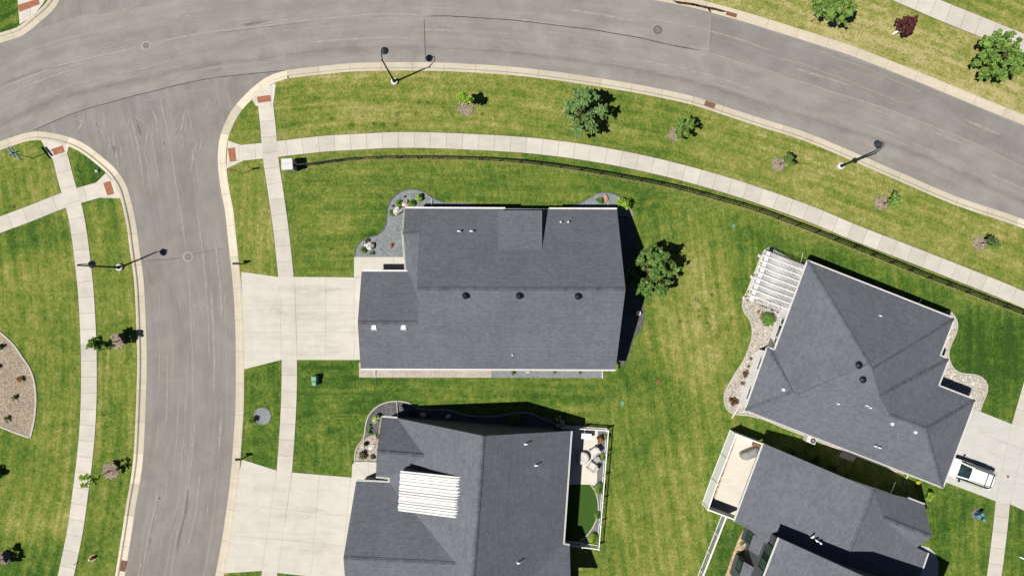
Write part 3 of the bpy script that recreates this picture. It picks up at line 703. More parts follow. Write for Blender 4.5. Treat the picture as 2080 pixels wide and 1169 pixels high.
WALK_MAIN = [(487, 311.5), (532, 307), (566, 303), (660, 292.5), (707, 289.7), (806, 285), (890, 286), (1040, 293.3), (1130, 302), (1234, 317.7), (1345, 341), (1450, 369), (1540, 397.5), (1645, 435), (1737, 473.5), (1833, 510.5), (1932, 549), (2030, 588), (2080, 609.5), (2300, 700), (2700, 870)]
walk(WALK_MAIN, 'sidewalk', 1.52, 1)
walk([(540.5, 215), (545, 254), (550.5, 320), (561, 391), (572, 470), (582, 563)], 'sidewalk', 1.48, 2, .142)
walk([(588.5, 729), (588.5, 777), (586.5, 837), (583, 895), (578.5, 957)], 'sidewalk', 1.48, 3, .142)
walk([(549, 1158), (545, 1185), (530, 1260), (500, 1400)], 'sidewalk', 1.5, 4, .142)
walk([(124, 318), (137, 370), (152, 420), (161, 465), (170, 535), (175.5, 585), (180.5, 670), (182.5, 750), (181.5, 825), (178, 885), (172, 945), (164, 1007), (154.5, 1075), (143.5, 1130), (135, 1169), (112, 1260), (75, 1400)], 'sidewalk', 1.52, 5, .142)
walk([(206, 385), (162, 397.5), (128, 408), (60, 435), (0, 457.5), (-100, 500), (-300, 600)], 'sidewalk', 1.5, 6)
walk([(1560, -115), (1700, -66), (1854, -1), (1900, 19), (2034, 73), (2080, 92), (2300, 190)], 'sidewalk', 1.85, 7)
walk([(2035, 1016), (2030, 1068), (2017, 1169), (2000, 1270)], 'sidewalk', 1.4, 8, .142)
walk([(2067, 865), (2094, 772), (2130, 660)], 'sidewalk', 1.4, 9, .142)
# kerb ramps
for k, q in enumerate([[(521, 216), (512, 200), (520, 186), (560, 170), (561, 176), (555, 219)],
          [(464, 286), (461, 343), (495.6, 327), (493, 296)],
          [(85, 285), (112, 284), (142, 297), (137.5, 314), (111, 322), (106, 322)],
          [(217, 352), (234, 372), (248, 403), (205, 401.6), (195, 373)],
          [(37, -12), (42, 51), (69, 34), (90, 8), (100, -12)]]):
    slab(q, 'kerb_ramp', ['walk', 'joint'], .146, (), tone=.06)
# driveways
D1 = [(491, 552), (565, 562), (598, 562), (720, 563), (770, 563), (770, 735), (733, 730), (604, 730), (572, 730), (497, 749), (495, 660)]
slab(D1, 'driveway', ['drive', 'joint'], .144, [((569, 580), (573, 729)), ((599, 563), (604, 729)), ((600, 580), (604, 690)), ((662.5, 563), (662, 729)), ((719.7, 563), (720, 729)), ((493, 620), (760, 618)), ((494, 675), (760, 673))])
slab([(720, 522), (845, 522), (845, 562.5), (720, 562.5)], 'front_path', ['drive', 'joint'], .150, [((762, 522), (762, 562)), ((800, 522), (800, 562))])
D2 = [(493, 932), (563, 954), (594, 958), (713, 968), (790, 973), (752, 1240), (640, 1240), (627, 1168), (565, 1161), (533, 1157), (456, 1162), (474, 1050), (484, 972)]
slab(D2, 'driveway', ['drive', 'joint'], .144, [((563, 954), (533, 1156)), ((594, 958), (565, 1161)), ((594, 958), (580, 1062)), ((649.6, 962.7), (633, 1164)), ((713, 968), (700, 1100)), ((478, 1022), (720, 1048)), ((462, 1084), (715, 1108))])
slab([(715, 968), (716, 943), (721, 936), (810, 937), (810, 975)], 'front_path', ['drive', 'joint'], .150, [((718, 937), (748, 970)), ((750, 937), (748, 968))])
D3 = [(1985, 833), (2053, 860), (2200, 905), (2200, 1090), (2080, 1036), (2049, 1021.7), (2020, 1015.6), (1917, 977), (1895, 970), (1945, 818)]
slab(D3, 'driveway', ['drive_cool', 'joint'], .144, [((2052, 860), (2021, 1015)), ((2084, 870), (2049, 1021)), ((1990, 880), (2200, 955)), ((1970, 930), (2200, 1008))])
slab([(1862, 1104), (1885, 1110), (1898, 1122), (1904, 1140), (1903, 1200), (1845, 1200)], 'front_path', ['drive_cool', 'joint'], .146)

# tactile pads in the kerb ramps
PADS = [([(522.6, 197.6), (550, 193.8), (552, 206.6), (525, 210)], 'brick red tactile pad in the ramp at the top of the straight path'),
        ([(464, 302), (478.4, 300), (481.7, 327.6), (468, 329.5)], 'brick red tactile pad at the street end of the long curved sidewalk'),
        ([(107, 303.6), (129.4, 295.6), (133.8, 309.4), (112, 316)], 'brick red tactile pad beside the teal street sign shadow'),
        ([(211.6, 372), (226, 367.6), (233.8, 393.8), (220, 397.4)], 'brick red tactile pad facing the side street below the pale blue cap'),
        ([(37, 12), (80, -1), (83, 10), (42, 26)], 'brick red tactile pad in the ramp at the upper left corner')]
for q, lab in PADS:
    mb = MB(); p = G(q); 
    if poly_area(p) < 0: p = p[::-1]
    mb.prism(p, .13, .158, 0)
    a, b, c, d = p
    for i in range(8):
        for j in range(12):
            s_, t_ = (i + .5) / 8, (j + .5) / 12
            e = (a.lerp(b, s_)).lerp(d.lerp(c, s_), t_); mb.box((e.x, e.y, .156), (.035, .035, .012), 0, 0, .15, .6)
    tag(mb.build('tactile_pad', 'rust_red'), lab, 'tactile paving', 'red tactile pads in the kerb ramps')

# ------------------------------------------------------------------ covers, drains
def disc(mb, c, r, z0, z1, mat=0, n=28, hole=0.0):
    if hole: mb.lathe([(hole, z1), (hole, z1), (r, z1), (r, z0)][1:], (c[0], c[1], 0), n, mat, False)
    else: mb.prism([(c[0] + r * math.cos(2 * PI * k / n), c[1] + r * math.sin(2 * PI * k / n)) for k in range(n)], z0, z1, mat)
for (x, y, r_, lab, ringm) in [(297, 93, .40, 'round iron manhole cover in the main road by the junction', 'crack'), (1336, 61, .37, 'round iron manhole cover in the main road near the kerb drain', 'iron_ring'), (382, 521, .45, 'round manhole cover with a pale concrete collar in the side street', 'walk')]:
    c = P(x, y); root = thing('manhole_cover', (c[0], c[1], 0), lab, 'manhole cover')
    mb = MB(); mb.lathe([(r_ * .78, .014), (r_ * .80, .020), (r_ * 1.04, .020), (r_ * 1.12, .010)], (c[0], c[1], 0), 32, 0, False); mb.build('frame', ringm, root)
    mb = MB(); disc(mb, c, r_ * .78, .0, .017)
    for k in range(-3, 4):
        ln = 2 * math.sqrt(max(.01, (r_ * .68) ** 2 - (k * r_ * .19) ** 2)); mb.box((c[0], c[1] + k * r_ * .19, .016), (ln, .025, .008), 0)
    for a in (0.6, 0.6 + PI): disc(mb, (c[0] + r_ * .5 * math.cos(a), c[1] + r_ * .5 * math.sin(a)), .045, .016, .026, 1, 10)
    mb.build('lid', ['iron', 'iron_ring'], root)
for (x, y, ang, lab) in [(1486, 28, -16, 'rusty kerb drain grate beside the wet gutter of the far kerb'), (1441.5, 213, -19, 'rusty kerb drain grate in the near kerb of the main road'), (250.5, 1148, 78, 'dark rusty kerb drain grate at the bottom of the side street')]:
    c = P(x, y); a = math.radians(ang); root = thing('drain_grate', (c[0], c[1], .03), lab, 'drain')
    mb = MB(); mb.box((c[0], c[1], .02), (1.0, .52, .012), a, 1)
    ca, sa = math.cos(a), math.sin(a)
    for k in range(8):
        o = -.42 + k * .12; mb.box((c[0] + o * ca, c[1] + o * sa, .03), (.06, .46, .02), a, 0)
    mb.build('grate', ['rust', 'iron_ring'], root)
    mb = MB()
    for s_ in (-1, 1):
        mb.box((c[0] - s_ * .25 * sa, c[1] + s_ * .25 * ca, .03), (1.02, .05, .026), a); mb.box((c[0] + s_ * .49 * ca, c[1] + s_ * .49 * sa, .03), (.05, .5, .027), a)
    mb.build('frame', 'rust', root)
# wet silt lying in the far gutter
mb = MB()
for k, (q, wd) in enumerate([([(1366, 2), (1378, 6), (1400, 9), (1430, 15), (1452, 19), (1478, 25)], .30), ([(1372, 3), (1376, 8)], .45), ([(1438, 16), (1444, 25)], .5), ([(1404, 9), (1420, 14)], .3)]):
    ribbon(mb, q, wd, .034, .1, 0, .25, k)
stuff(mb, 'wet_silt', 'wet', 'dark wet silt lying in the far gutter beside the drain', 'silt')
def small_cover(x, y, w, d, h, ang, m, name, lab, cat):
    c = P(x, y); mb = MB(); mb.box((c[0], c[1], .11), (w, d, h + .01), math.radians(ang), 0); mb.box((c[0], c[1], .12 + h), (w * .8, d * .8, .012), math.radians(ang), 0, .18)
    tag(mb.build(name, m), lab, cat)
small_cover(1489, 459, .26, .40, .06, -8, 'greenbox', 'valve_box', 'small green valve box lid in the lawn inside the black fence', 'utility lid')
small_cover(1264, 818, .30, .46, .06, -5, 'greenbox', 'valve_box', 'small green valve box lid in the lawn between the two left houses', 'utility lid')
c = P(1336, 776); mb = MB(); disc(mb, c, .24, .10, .15); disc(mb, c, .15, .15, .175); tag(mb.build('sewer_cleanout', 'rust'), 'round rusty cap sunk in the middle lawn', 'utility lid')
c = P(200, 348.5); mb = MB(); mb.lathe([(.16, .1), (.16, .32), (.13, .38), (.0, .40)], (c[0], c[1], 0), 16); tag(mb.build('kerb_stop', 'paleblue'), 'short pale blue utility cap on the small corner lawn', 'utility cap')
c = P(2045, 966); mb = MB(); disc(mb, c, .12, .14, .156, 0, 14); tag(mb.build('floor_drain', 'iron_ring'), 'tiny dark round cap in the driveway behind the white car', 'drain cap')
c = P(324, 1011); mb = MB(); mb.rock((c[0], c[1], 0), (.09, .07, .05), 3); tag(mb.build('clod', 'iron_ring'), 'tiny dark clod lying on the side street', 'clod')

# ------------------------------------------------------------------ foliage generators
def leaves(mb, centers, n, size, rnd, up=.9, tonevar=.42, mat=0, flat=.55, narrow=.46):
    """n leaf diamonds scattered over lumps (centre, radius)"""
    wts = [r_ * r_ for _, r_ in centers]
    for _ in range(n):
        (c, r_) = rnd.choices(centers, wts)[0]
        d = Vector((rnd.gauss(0, 1), rnd.gauss(0, 1), rnd.gauss(.25, 1))).normalized()
        p = c + Vector((d.x * r_, d.y * r_, d.z * r_ * .85)) * (rnd.random() ** .45) * rnd.uniform(.8, 1.12)
        nrm = (d * flat + Vector((rnd.gauss(0, .75), rnd.gauss(0, .75), up * .75 + abs(rnd.gauss(0, .35))))).normalized()
        a = nrm.cross(Vector((rnd.gauss(0, 1), rnd.gauss(0, 1), rnd.gauss(0, .4))))
        if a.length < 1e-3: continue
        a.normalize(); b = nrm.cross(a); s_ = size * rnd.uniform(.6, 1.35)
        vs = [p - a * s_, p + b * s_ * narrow + nrm * s_ * .12, p + a * s_, p - b * s_ * narrow + nrm * s_ * .12]
        mb.add(vs, [(0, 1, 2, 3)], mat, rnd.uniform(-tonevar, tonevar))
def lumps(rnd, c, rx, ry, rz, n, lr, cone=0.0):
    out = []
    for i in range(n):
        while True:
            q = Vector((rnd.uniform(-1, 1), rnd.uniform(-1, 1), rnd.uniform(-1, 1)))
            if .25 < q.length < 1: break
        k = 1 - cone * (q.z * .5 + .5); f_ = (.55 + .45 * min(1, q.length * 1.1)) / max(q.length, .3) if rnd.random() < .6 else 1; q = q * min(f_, 1.25)
        out.append((Vector((c[0] + q.x * rx * k, c[1] + q.y * ry * k, c[2] + q.z * rz)), lr * rnd.uniform(.45, 1.15) * (.6 + .4 * k)))
    return out
def tree(name, base, label, leaf, rx, rz, hc, n, size, seed, cat='tree', group=None, ry=None, nl=14, lr=.55, trunk=.06, cone=0.0, limbs=6, lean=(0, 0), guard=False):
    rnd = random.Random(seed); x, y = P(*base); root = thing(name, (x, y, .12), label, cat, group)
    c = Vector((x + lean[0], y + lean[1], hc)); ls = lumps(rnd, c, rx, ry or rx, rz, nl, lr, cone)
    mb = MB(); top = Vector((c.x, c.y, hc + rz * .5))
    pts = [Vector((x, y, .08)), Vector((x + .03, y, .7 * (hc - rz) + .3)), Vector((c.x, c.y, hc - rz * .3)), top]
    mb.tube(pts, [trunk * 1.3, trunk, trunk * .7, trunk * .25], 8)
    for i in range(min(limbs, len(ls))):
        e = ls[i][0]; s0 = Vector((c.x, c.y, max(.5, min(hc, e.z - .35)))); m_ = s0.lerp(e, .5) + Vector((0, 0, .06))
        mb.tube([s0, m_, e], [trunk * .55, trunk * .35, trunk * .12], 6)
    mb.build('trunk', 'bark', root)
    mb = MB(); ls2 = [(q, k * .8) for q, k in ls]
    for q, k in ls: ls2 += [(q + Vector((rnd.gauss(0, 1), rnd.gauss(0, 1), rnd.gauss(0, .7))).normalized() * k * rnd.uniform(.7, 1.25), k * .38) for _ in range(3)]
    leaves(mb, ls2, int(n * .62), size * 1.38, rnd); mb.build('crown', LEAF[leaf], root)
    if guard:
        mb = MB(); mb.lathe([(.10, .1), (.10, 1.0), (.085, 1.0)], (x, y, 0), 12); mb.build('trunk_guard', 'white', root)
    return root
def shrub(base, label, leaf, r_, h, n, size, seed, name='shrub', cat='shrub', group=None, z=.14, ry=None, rz=0.0, flower=None, fn=0, px=True, nl=9):
    rnd = random.Random(seed); x, y = P(*base); root = thing(name, (x, y, z), label, cat, group)
    ls = lumps(rnd, (0, 0, h * .5), r_ * .62, (ry or r_) * .62, h * .38, nl, min(r_, ry or r_) * .5)
    ca, sa = math.cos(rz), math.sin(rz)
    ls = [(Vector((x + q.x * ca - q.y * sa, y + q.x * sa + q.y * ca, z + q.z)), k) for q, k in ls]
    mb = MB(); leaves(mb, ls, n, size, rnd); mb.build('foliage', LEAF[leaf], root)
    if flower:
        mb = MB(); up = [(q + Vector((0, 0, k * .55)), k * .8) for q, k in ls]; leaves(mb, up, fn, size * 1.0, rnd, .9, .2); mb.build('blossom', LEAF[flower], root)
    mb = MB()
    for k in range(4):
        e = ls[k % len(ls)][0]; mb.tube([(x, y, z - .02), e], [.02, .006], 5)
    mb.build('stem', 'bark', root)
    return root
def tuft(base, label, r_, h, n, seed, leaf='ornamental', name='ornamental_grass', cat='plant', group=None, z=.14):
    rnd = random.Random(seed); x, y = P(*base); mb = MB()
    for _ in range(n):
        a = rnd.uniform(0, 2 * PI); q = rnd.random() ** .6; rr = r_ * q; dx, dy = math.cos(a), math.sin(a); wd = .045 * rnd.uniform(.7, 1.4)
        b0 = Vector((x + dx * rr * .25, y + dy * rr * .25, z)); m_ = Vector((x + dx * rr * .65, y + dy * rr * .65, z + h * (1.05 - .3 * q))); e = Vector((x + dx * rr * 1.05, y + dy * rr * 1.05, z + h * (1.0 - .75 * q)))
        n_ = Vector((-dy, dx, 0)) * wd
        mb.add([b0 - n_, b0 + n_, m_ + n_, m_ - n_, e], [(0, 1, 2, 3), (3, 2, 4)], 0, rnd.uniform(-.35, .35))
    return tag(mb.build(name, LEAF[leaf]), label, cat, group)
def blob_poly(c, r_, seed, n=28, amp=.12):
    return [(c[0] + r_ * (1 + amp * noise.noise(Vector((math.cos(2 * PI * k / n) * 2 + seed, math.sin(2 * PI * k / n) * 2, seed)))) * math.cos(2 * PI * k / n), c[1] + r_ * (1 + amp * noise.noise(Vector((math.cos(2 * PI * k / n) * 2 + seed, math.sin(2 * PI * k / n) * 2, seed)))) * math.sin(2 * PI * k / n)) for k in range(n)]
def mulch_ring(px, r_, label, seed):
    c = P(*px); mb = MB(); rnd = random.Random(seed)
    mb.prism(blob_poly(c, r_, seed, 40, .28), .10, .15, 0)
    for _ in range(int(260 * r_ * r_ / .4)):
        a = rnd.uniform(0, 2 * PI); q = r_ * 1.04 * math.sqrt(rnd.random()); mb.box((c[0] + q * math.cos(a), c[1] + q * math.sin(a), .14), (rnd.uniform(.05, .14), .03, .03), rnd.uniform(0, PI), 0, rnd.uniform(-.35, .35))
    return stuff(mb, 'mulch_ring', 'mulch', label, 'mulch')

# verge and lawn trees
tree('leafy_tree', (1179, 243), 'large silvery green tree on the long verge without a mulch ring', 'silver', 1.75, 1.6, 3.2, 4200, .15, 11, nl=46, lr=.46, trunk=.10, limbs=22, ry=1.95)
mulch_ring((946, 219), .78, 'mulch ring under the round yellow green tree', 1)
tree('young_tree', (950, 213), 'small round yellow green tree on the verge near the double shadowed lamp post', 'lime', .60, .65, 2.4, 1500, .11, 12, group='young trees on the road verge', nl=14, lr=.36)
mulch_ring((1370, 274), .66, 'mulch ring under the bushy tree by the kerb drain', 2)
tree('young_tree', (1374, 271), 'bushy mid green young tree on the verge nearest the kerb drain', 'bright', .62, 1.0, 2.7, 1500, .11, 13, group='young trees on the road verge', ry=.95, nl=15, lr=.38)
mulch_ring((1579, 335), .66, 'mulch ring left of the lamp post with the small plate', 3)
tree('young_tree', (1583, 334), 'thin young tree just left of the lamp post with the small plate', 'mid', .42, .75, 2.5, 700, .11, 14, group='young trees on the road verge', nl=9, lr=.30)
mulch_ring((1789, 413), .66, 'mulch ring in the middle of the right verge', 4)
tree('young_tree', (1793, 413), 'compact bright green young tree on the right verge below the lamp post', 'bright', .48, .55, 2.0, 1000, .10, 15, group='young trees on the road verge', nl=11, lr=.32)
mulch_ring((1988, 495), .66, 'mulch ring farthest right on the verge', 5)
tree('young_tree', (1991, 494), 'sparse leggy young tree farthest right on the verge', 'mid', .55, .6, 2.0, 380, .10, 16, group='young trees on the road verge', nl=9, lr=.26)
mulch_ring((240, 692), .76, 'mulch ring under the pointed tree leaning over the left sidewalk', 6)
tree('young_tree', (238, 693), 'pointed green tree on the left verge reaching over the sidewalk', 'bright', .75, 1.5, 2.9, 1600, .13, 17, group='young trees on the left verge', cone=.75, nl=18, lr=.40)
mulch_ring((227, 955), .82, 'mulch ring under the sparse yellowish tree on the left verge', 7)
tree('young_tree', (222, 957), 'sparse yellowish young tree by the left sidewalk', 'lime', .66, .8, 3.0, 520, .10, 18, group='young trees on the left verge', nl=9, lr=.30)
mulch_ring((11, 1131), .60, 'dark mulch ring at the lower left corner', 8)
tree('young_tree', (-4, 1137), 'young tree at the lower left corner shading its mulch ring', 'mid', .8, .9, 3.3, 1300, .12, 19, group='young trees on the left verge', nl=14, lr=.42)
tree('young_tree', (-30, 966), 'young tree beyond the left edge that shades the lawn', 'mid', .6, .9, 2.6, 900, .12, 20, nl=11, lr=.4)
tree('leafy_tree', (1660, 32), 'leafy tree cut by the top edge beyond the far kerb', 'bright', 1.9, 1.3, 3.3, 3400, .16, 21, group='trees beyond the far kerb', nl=40, lr=.46, trunk=.09, limbs=12)
tree('leafy_tree', (1986, 140), 'full bright green tree beside the far walk at the right edge', 'bright', 2.0, 1.7, 3.2, 4800, .16, 22, group='trees beyond the far kerb', nl=52, lr=.50, trunk=.10, limbs=14)
tree('purple_tree', (1813, 70), 'small purple leaved tree with a white trunk guard beyond the far kerb', 'purple', .72, 1.0, 2.5, 1600, .11, 23, nl=16, lr=.40, guard=True)
tree('garden_tree', (1308, 553), 'large round garden tree at the back wall of the house with the long driveway', 'maple', 1.95, 1.7, 3.3, 7000, .16, 24, nl=56, lr=.52, ry=2.2, trunk=.11, limbs=16)

# dark lush clumps in the lawn
mb = MB(); rnd = random.Random(5)
for (x, y, r_) in [(1418, 631, .22), (1433, 627, .2), (1435, 638, .34), (1418, 642, .2), (1433, 655, .36), (1438, 667, .3), (1381, 652, .18), (1460, 667, .42), (1476, 665, .3), (1456, 683, .3), (1485, 645, .22), (1415, 608, .28), (1445, 599, .18), (674, 243, .24), (761, 253, .26), (779, 254, .22), (805, 254, .24), (806, 232, .24), (845, 230, .22), (715, 257, .34), (869, 209, .24), (902, 214, .36), (851, 209, .2), (918, 233, .2), (980, 233, .2), (640, 200, .2), (673, 506, .16), (1300, 900, .2), (213, 842, .12), (30, 420, .2), (1545, 470, .18)]:
    c = P(x, y)
    for _ in range(int(420 * r_)):
        a = rnd.uniform(0, 2 * PI); q = r_ * math.sqrt(rnd.random()) * rnd.uniform(.7, 1.25)
        p = Vector((c[0] + q * math.cos(a), c[1] + q * math.sin(a), .12)); d = Vector((rnd.gauss(0, .05), rnd.gauss(0, .05), .05)); n_ = Vector((rnd.uniform(-1, 1), rnd.uniform(-1, 1), 0)).normalized() * .018
        mb.add([p - n_, p + n_, p + d], [(0, 1, 2)], 0, rnd.uniform(-.3, .3))
stuff(mb, 'grass_clump', LEAF['lush'], 'scattered dark lush clumps growing in the dry lawn', 'grass')

#PART2
# tyre marks and stains on the driveways
M['stain'] = m_decal('driveway_stain', (.25, .225, .19), .15, 1.2, .42, .66)
mb = MB(); rnd = random.Random(61)
for k in range(16):
    y0 = rnd.uniform(575, 722); x0 = rnd.uniform(500, 690); ribbon(mb, [(x0, y0), (x0 + rnd.uniform(20, 50), y0 + rnd.uniform(-3, 3)), (min(x0 + rnd.uniform(60, 150), 735), y0 + rnd.uniform(-5, 5))], rnd.uniform(.7, 1.8), .152, .1, 0, .5, rnd.random() * 40)
for k in range(14):
    x0 = rnd.uniform(500, 690); y0 = rnd.uniform(985, 1140); ribbon(mb, [(x0, y0), (x0 + rnd.uniform(10, 30), y0 + rnd.uniform(0, 6)), (min(x0 + rnd.uniform(40, 110), 712), y0 + rnd.uniform(2, 12))], rnd.uniform(.6, 1.6), .152, .1, 0, .5, rnd.random() * 40)
for k in range(8):
    x0 = rnd.uniform(1990, 2070); y0 = rnd.uniform(880, 1000); ribbon(mb, [(x0, y0), (x0 + rnd.uniform(20, 50), y0 + rnd.uniform(8, 22))], rnd.uniform(.2, .6), .152, .1, 0, .5, rnd.random() * 40)
ribbon(mb, [(640, 590), (665, 588), (700, 586)], .5, .153, .2, 0, .4, 3); ribbon(mb, [(660, 690), (680, 692), (700, 697)], .9, .153, .2, 0, .4, 9)
structure(mb, 'driveway_stain', 'stain')

# ------------------------------------------------------------------ planting beds
def bed(px, name, mat_, label, z=.15, curve=True, cat='gravel', edge=True, eclosed=False, step=.3):
    pl = catmull([P(*q) for q in px], step) if curve else [Vector(P(*q)) for q in px]
    mb = MB(); mb.prism([(p.x, p.y) for p in pl], .08, z, 0); o = stuff(mb, name, mat_, label, cat); return o, pl
def edging(px, r_=.055, z=.16, step=.25, name='bed_edging', closed=False, m='edging', w=None):
    pl = catmull([P(*q) for q in px], step); mb = MB(); ns = normals2(pl); w = w or r_ * 2; vs = []; fs = []
    for p, q in zip(pl, ns):
        for o, zz in ((-w / 2, .1), (-w / 2, z + .03), (w / 2, z + .03), (w / 2, .1)):
            e = p + q * o; vs.append((e.x, e.y, zz))
    for i in range(len(pl) - 1):
        for k in range(3): fs.append((4 * i + k, 4 * i + 4 + k, 4 * i + 5 + k, 4 * i + 1 + k))
    mb.add(vs, fs, 0); return structure(mb, name, m)
def pebbles(px, n, smin, smax, name, mats, label, seed, z=.15):
    pl = [P(*q) for q in px]; xs = [p[0] for p in pl]; ys = [p[1] for p in pl]; rs = np.random.RandomState(seed); rnd = random.Random(seed); mb = MB()
    X = rs.uniform(min(xs), max(xs), n * 4); Y = rs.uniform(min(ys), max(ys), n * 4); k = inside(pl, X, Y); X = X[k][:n]; Y = Y[k][:n]
    for x, y in zip(X, Y):
        s_ = rnd.uniform(smin, smax); mb.rock((x, y, z - .02), (s_, s_ * rnd.uniform(.6, 1), s_ * .6), rnd.random() * 50, rnd.randrange(len(mats)), rnd.uniform(-.3, .25), 5, .3)
    return stuff(mb, name, mats, label, 'gravel')
def boulder(px, r_, h, rz, m, label, seed, name='boulder', z=.13):
    x, y = P(*px); mb = MB(); mb.rock((0, 0, 0), (r_[0], r_[1], h), seed, 0, 0, 8, .45); ca, sa = math.cos(rz), math.sin(rz)
    mb.v = [(x + a * ca - b * sa, y + a * sa + b * ca, z + c) for a, b, c in mb.v]
    return tag(mb.build(name, m), label, 'boulder')

# west mulch island
W_EDGE = [(-60, 640), (0, 673), (12, 682.6), (31, 701), (47, 724), (61.6, 746), (71, 771), (75, 802), (74, 834.5), (70, 861), (63.7, 888)]
bed(W_EDGE + [(63.7, 888), (0, 864), (-80, 835)], 'mulch_bed', 'mulch', 'wood mulch of the curved rose bed at the left edge', .15)
edging(W_EDGE, .08, .17, w=.17); edging([(63.7, 888), (30, 876), (0, 864), (-80, 835)], .08, .17, w=.17)
pebbles([(-30, 690), (20, 700), (60, 770), (66, 840), (58, 880), (0, 858), (-30, 850)], 500, .03, .07, 'mulch_chips', ['mulch'], 'loose mulch chips in the curved rose bed', 3)
shrub((5, 704), 'round green shrub at the top of the curved rose bed', 'mid', .42, .7, 420, .07, 41, group='shrubs in the rose bed')
shrub((-4, 744), 'shrub at the left edge whose dark shadow falls in the rose bed', 'mid', .40, .6, 300, .07, 42, group='shrubs in the rose bed')
shrub((46, 768), 'rose shrub with red flowers in the curved bed', 'mid', .34, .5, 260, .06, 43, 'rose_shrub', 'rose', 'shrubs in the rose bed', flower='redflower', fn=60)
shrub((34, 806), 'rose shrub with one white bloom in the curved bed', 'mid', .34, .5, 280, .06, 44, 'rose_shrub', 'rose', 'shrubs in the rose bed', flower='cream', fn=14)
shrub((20, 850), 'olive coloured rose shrub nearest the pointed corner of the curved bed', 'olive', .34, .5, 260, .06, 45, 'rose_shrub', 'rose', 'shrubs in the rose bed')

# slate beds of the large house
NWB = [(721, 522), (722.7, 508.6), (731, 493), (746, 484), (768, 477), (780, 466.6), (785.5, 450), (787, 430), (793, 411), (806, 395.7), (823, 387), (842, 385.4), (862.5, 391), (879.6, 402.5), (902, 412)]
mb_o, pl_ = bed(NWB + [(960, 415), (960, 440), (850, 440), (850, 522)], 'slate_bed', 'slate', 'blue grey slate chips of the curved front corner bed', .15)
edging(NWB, .04, .16, w=.09, m='slate_dark')
pebbles([(725, 520), (735, 495), (775, 478), (790, 455), (792, 420), (810, 398), (842, 388), (875, 402), (900, 413), (840, 425), (838, 520)], 700, .03, .075, 'slate_chips', ['slate', 'slate'], 'loose slate chips lying in the front corner bed', 8)
boulder((810, 429), (.48, .36), .42, .5, 'rock', 'large white boulder against the front corner of the roof', 2)
boulder((824.5, 415), (.36, .30), .34, 1.2, 'rock_tan', 'beige boulder between two grass mounds in the slate bed', 5)
boulder((755, 500), (.47, .36), .38, .3, 'rock', 'pale flat boulder beside the front path', 9)
boulder((743, 498), (.13, .12), .12, .3, 'rock', 'small white stone left of the pale flat boulder', 12)
tuft((812, 414), 'green grass mound left of the beige boulder', .40, .5, 360, 1, group='grass mounds in the slate bed')
tuft((838.5, 413), 'green grass mound right of the beige boulder', .38, .5, 340, 2, group='grass mounds in the slate bed')
tuft((798, 433), 'green grass mound left of the large white boulder', .38, .5, 340, 3, group='grass mounds in the slate bed')
tuft((740, 508), 'olive grass mound at the outer end of the slate bed', .36, .4, 300, 4, 'olive', group='grass mounds in the slate bed')
shrub((757, 514), 'small dark green shrub by the front path', 'mid', .24, .3, 150, .06, 51)
shrub((747, 490), 'small purplish shrub above the pale flat boulder', 'brown', .26, .35, 170, .06, 52)
shrub((797, 499), 'small orange red shrub alone in the slate bed', 'rust', .24, .35, 150, .06, 53)
shrub((854, 404), 'pale green shrub with a black shadow at the top of the slate bed', 'lime', .44, .9, 380, .09, 54)
for i, (x, y) in enumerate([(823, 400), (799, 419)]):
    cx, cy = P(x, y); mb = MB(); mb.lathe([(.02, .13), (.02, .36), (.09, .36), (.05, .43), (0, .44)], (cx, cy, 0), 12)
    tag(mb.build('path_light', 'black'), ['tiny black garden light above the left grass mound', 'tiny black garden light above the leftmost grass mound'][i], 'garden light')
NEB = [(1160, 418), (1178, 413), (1194, 404), (1215, 393), (1232, 391.5), (1248, 395), (1262, 403), (1275, 415)]
bed(NEB + [(1285, 440), (1240, 440), (1160, 436)], 'slate_bed', 'slate', 'blue grey slate chips of the small back corner mound', .15)
edging(NEB, .04, .16, w=.09, m='slate_dark')
shrub((1217, 409), 'round green shrub in the small back corner slate bed', 'mid', .40, .5, 420, .06, 55)
boulder((1230, 402), (.22, .38), .16, .1, 'terra', 'orange brown rock beside the round green shrub', 14)
shrub((1263, 416), 'tall lime green shrub at the back corner of the large house', 'lime', .72, 1.7, 900, .10, 56, nl=14)
EB = [(1275, 440), (1288, 470), (1296, 520), (1300, 570), (1304, 610), (1306, 632), (1306, 648), (1301, 665), (1292, 676), (1284, 690), (1276, 720), (1262, 742)]
bed(EB + [(1235, 742), (1225, 600), (1235, 440)], 'slate_bed', 'slate_dark', 'slate chips along the shaded back wall of the large house', .15)  # darker slate than the sunny beds: the wall's shade put into the colour
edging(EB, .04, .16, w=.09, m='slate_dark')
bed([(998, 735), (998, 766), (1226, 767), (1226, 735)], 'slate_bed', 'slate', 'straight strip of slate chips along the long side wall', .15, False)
shrub((1246, 744), 'lime green shrub at the rear corner of the long side wall', 'lime', .52, .8, 700, .09, 57, ry=.6, nl=12)
shrub((1042, 756), 'small green shrub in the straight slate strip', 'mid', .24, .35, 150, .06, 58)
shrub((1126, 755), 'tiny grey green plant in the straight slate strip', 'olive', .2, .25, 90, .05, 59)
shrub((1178, 755), 'tiny olive plant near the rear end of the straight slate strip', 'olive', .2, .25, 90, .05, 60)
boulder((1072, 754), (.20, .12), .12, .2, 'rock_tan', 'small tan stone in the straight slate strip', 15)
slab([(730, 735), (730, 765.5), (998, 766), (998, 735)], 'paver_path', ['paver', 'joint'], .152)
cx, cy = P(1295, 635); mb = MB(); mb.lathe([(.0, .15), (.20, .15), (.24, .55), (.255, .56), (.20, .56), (.18, .42), (0, .42)], (cx, cy, 0), 20); tag(mb.build('planter_pot', 'cushion'), 'round pale pot standing in the slate behind the large house', 'plant pot')

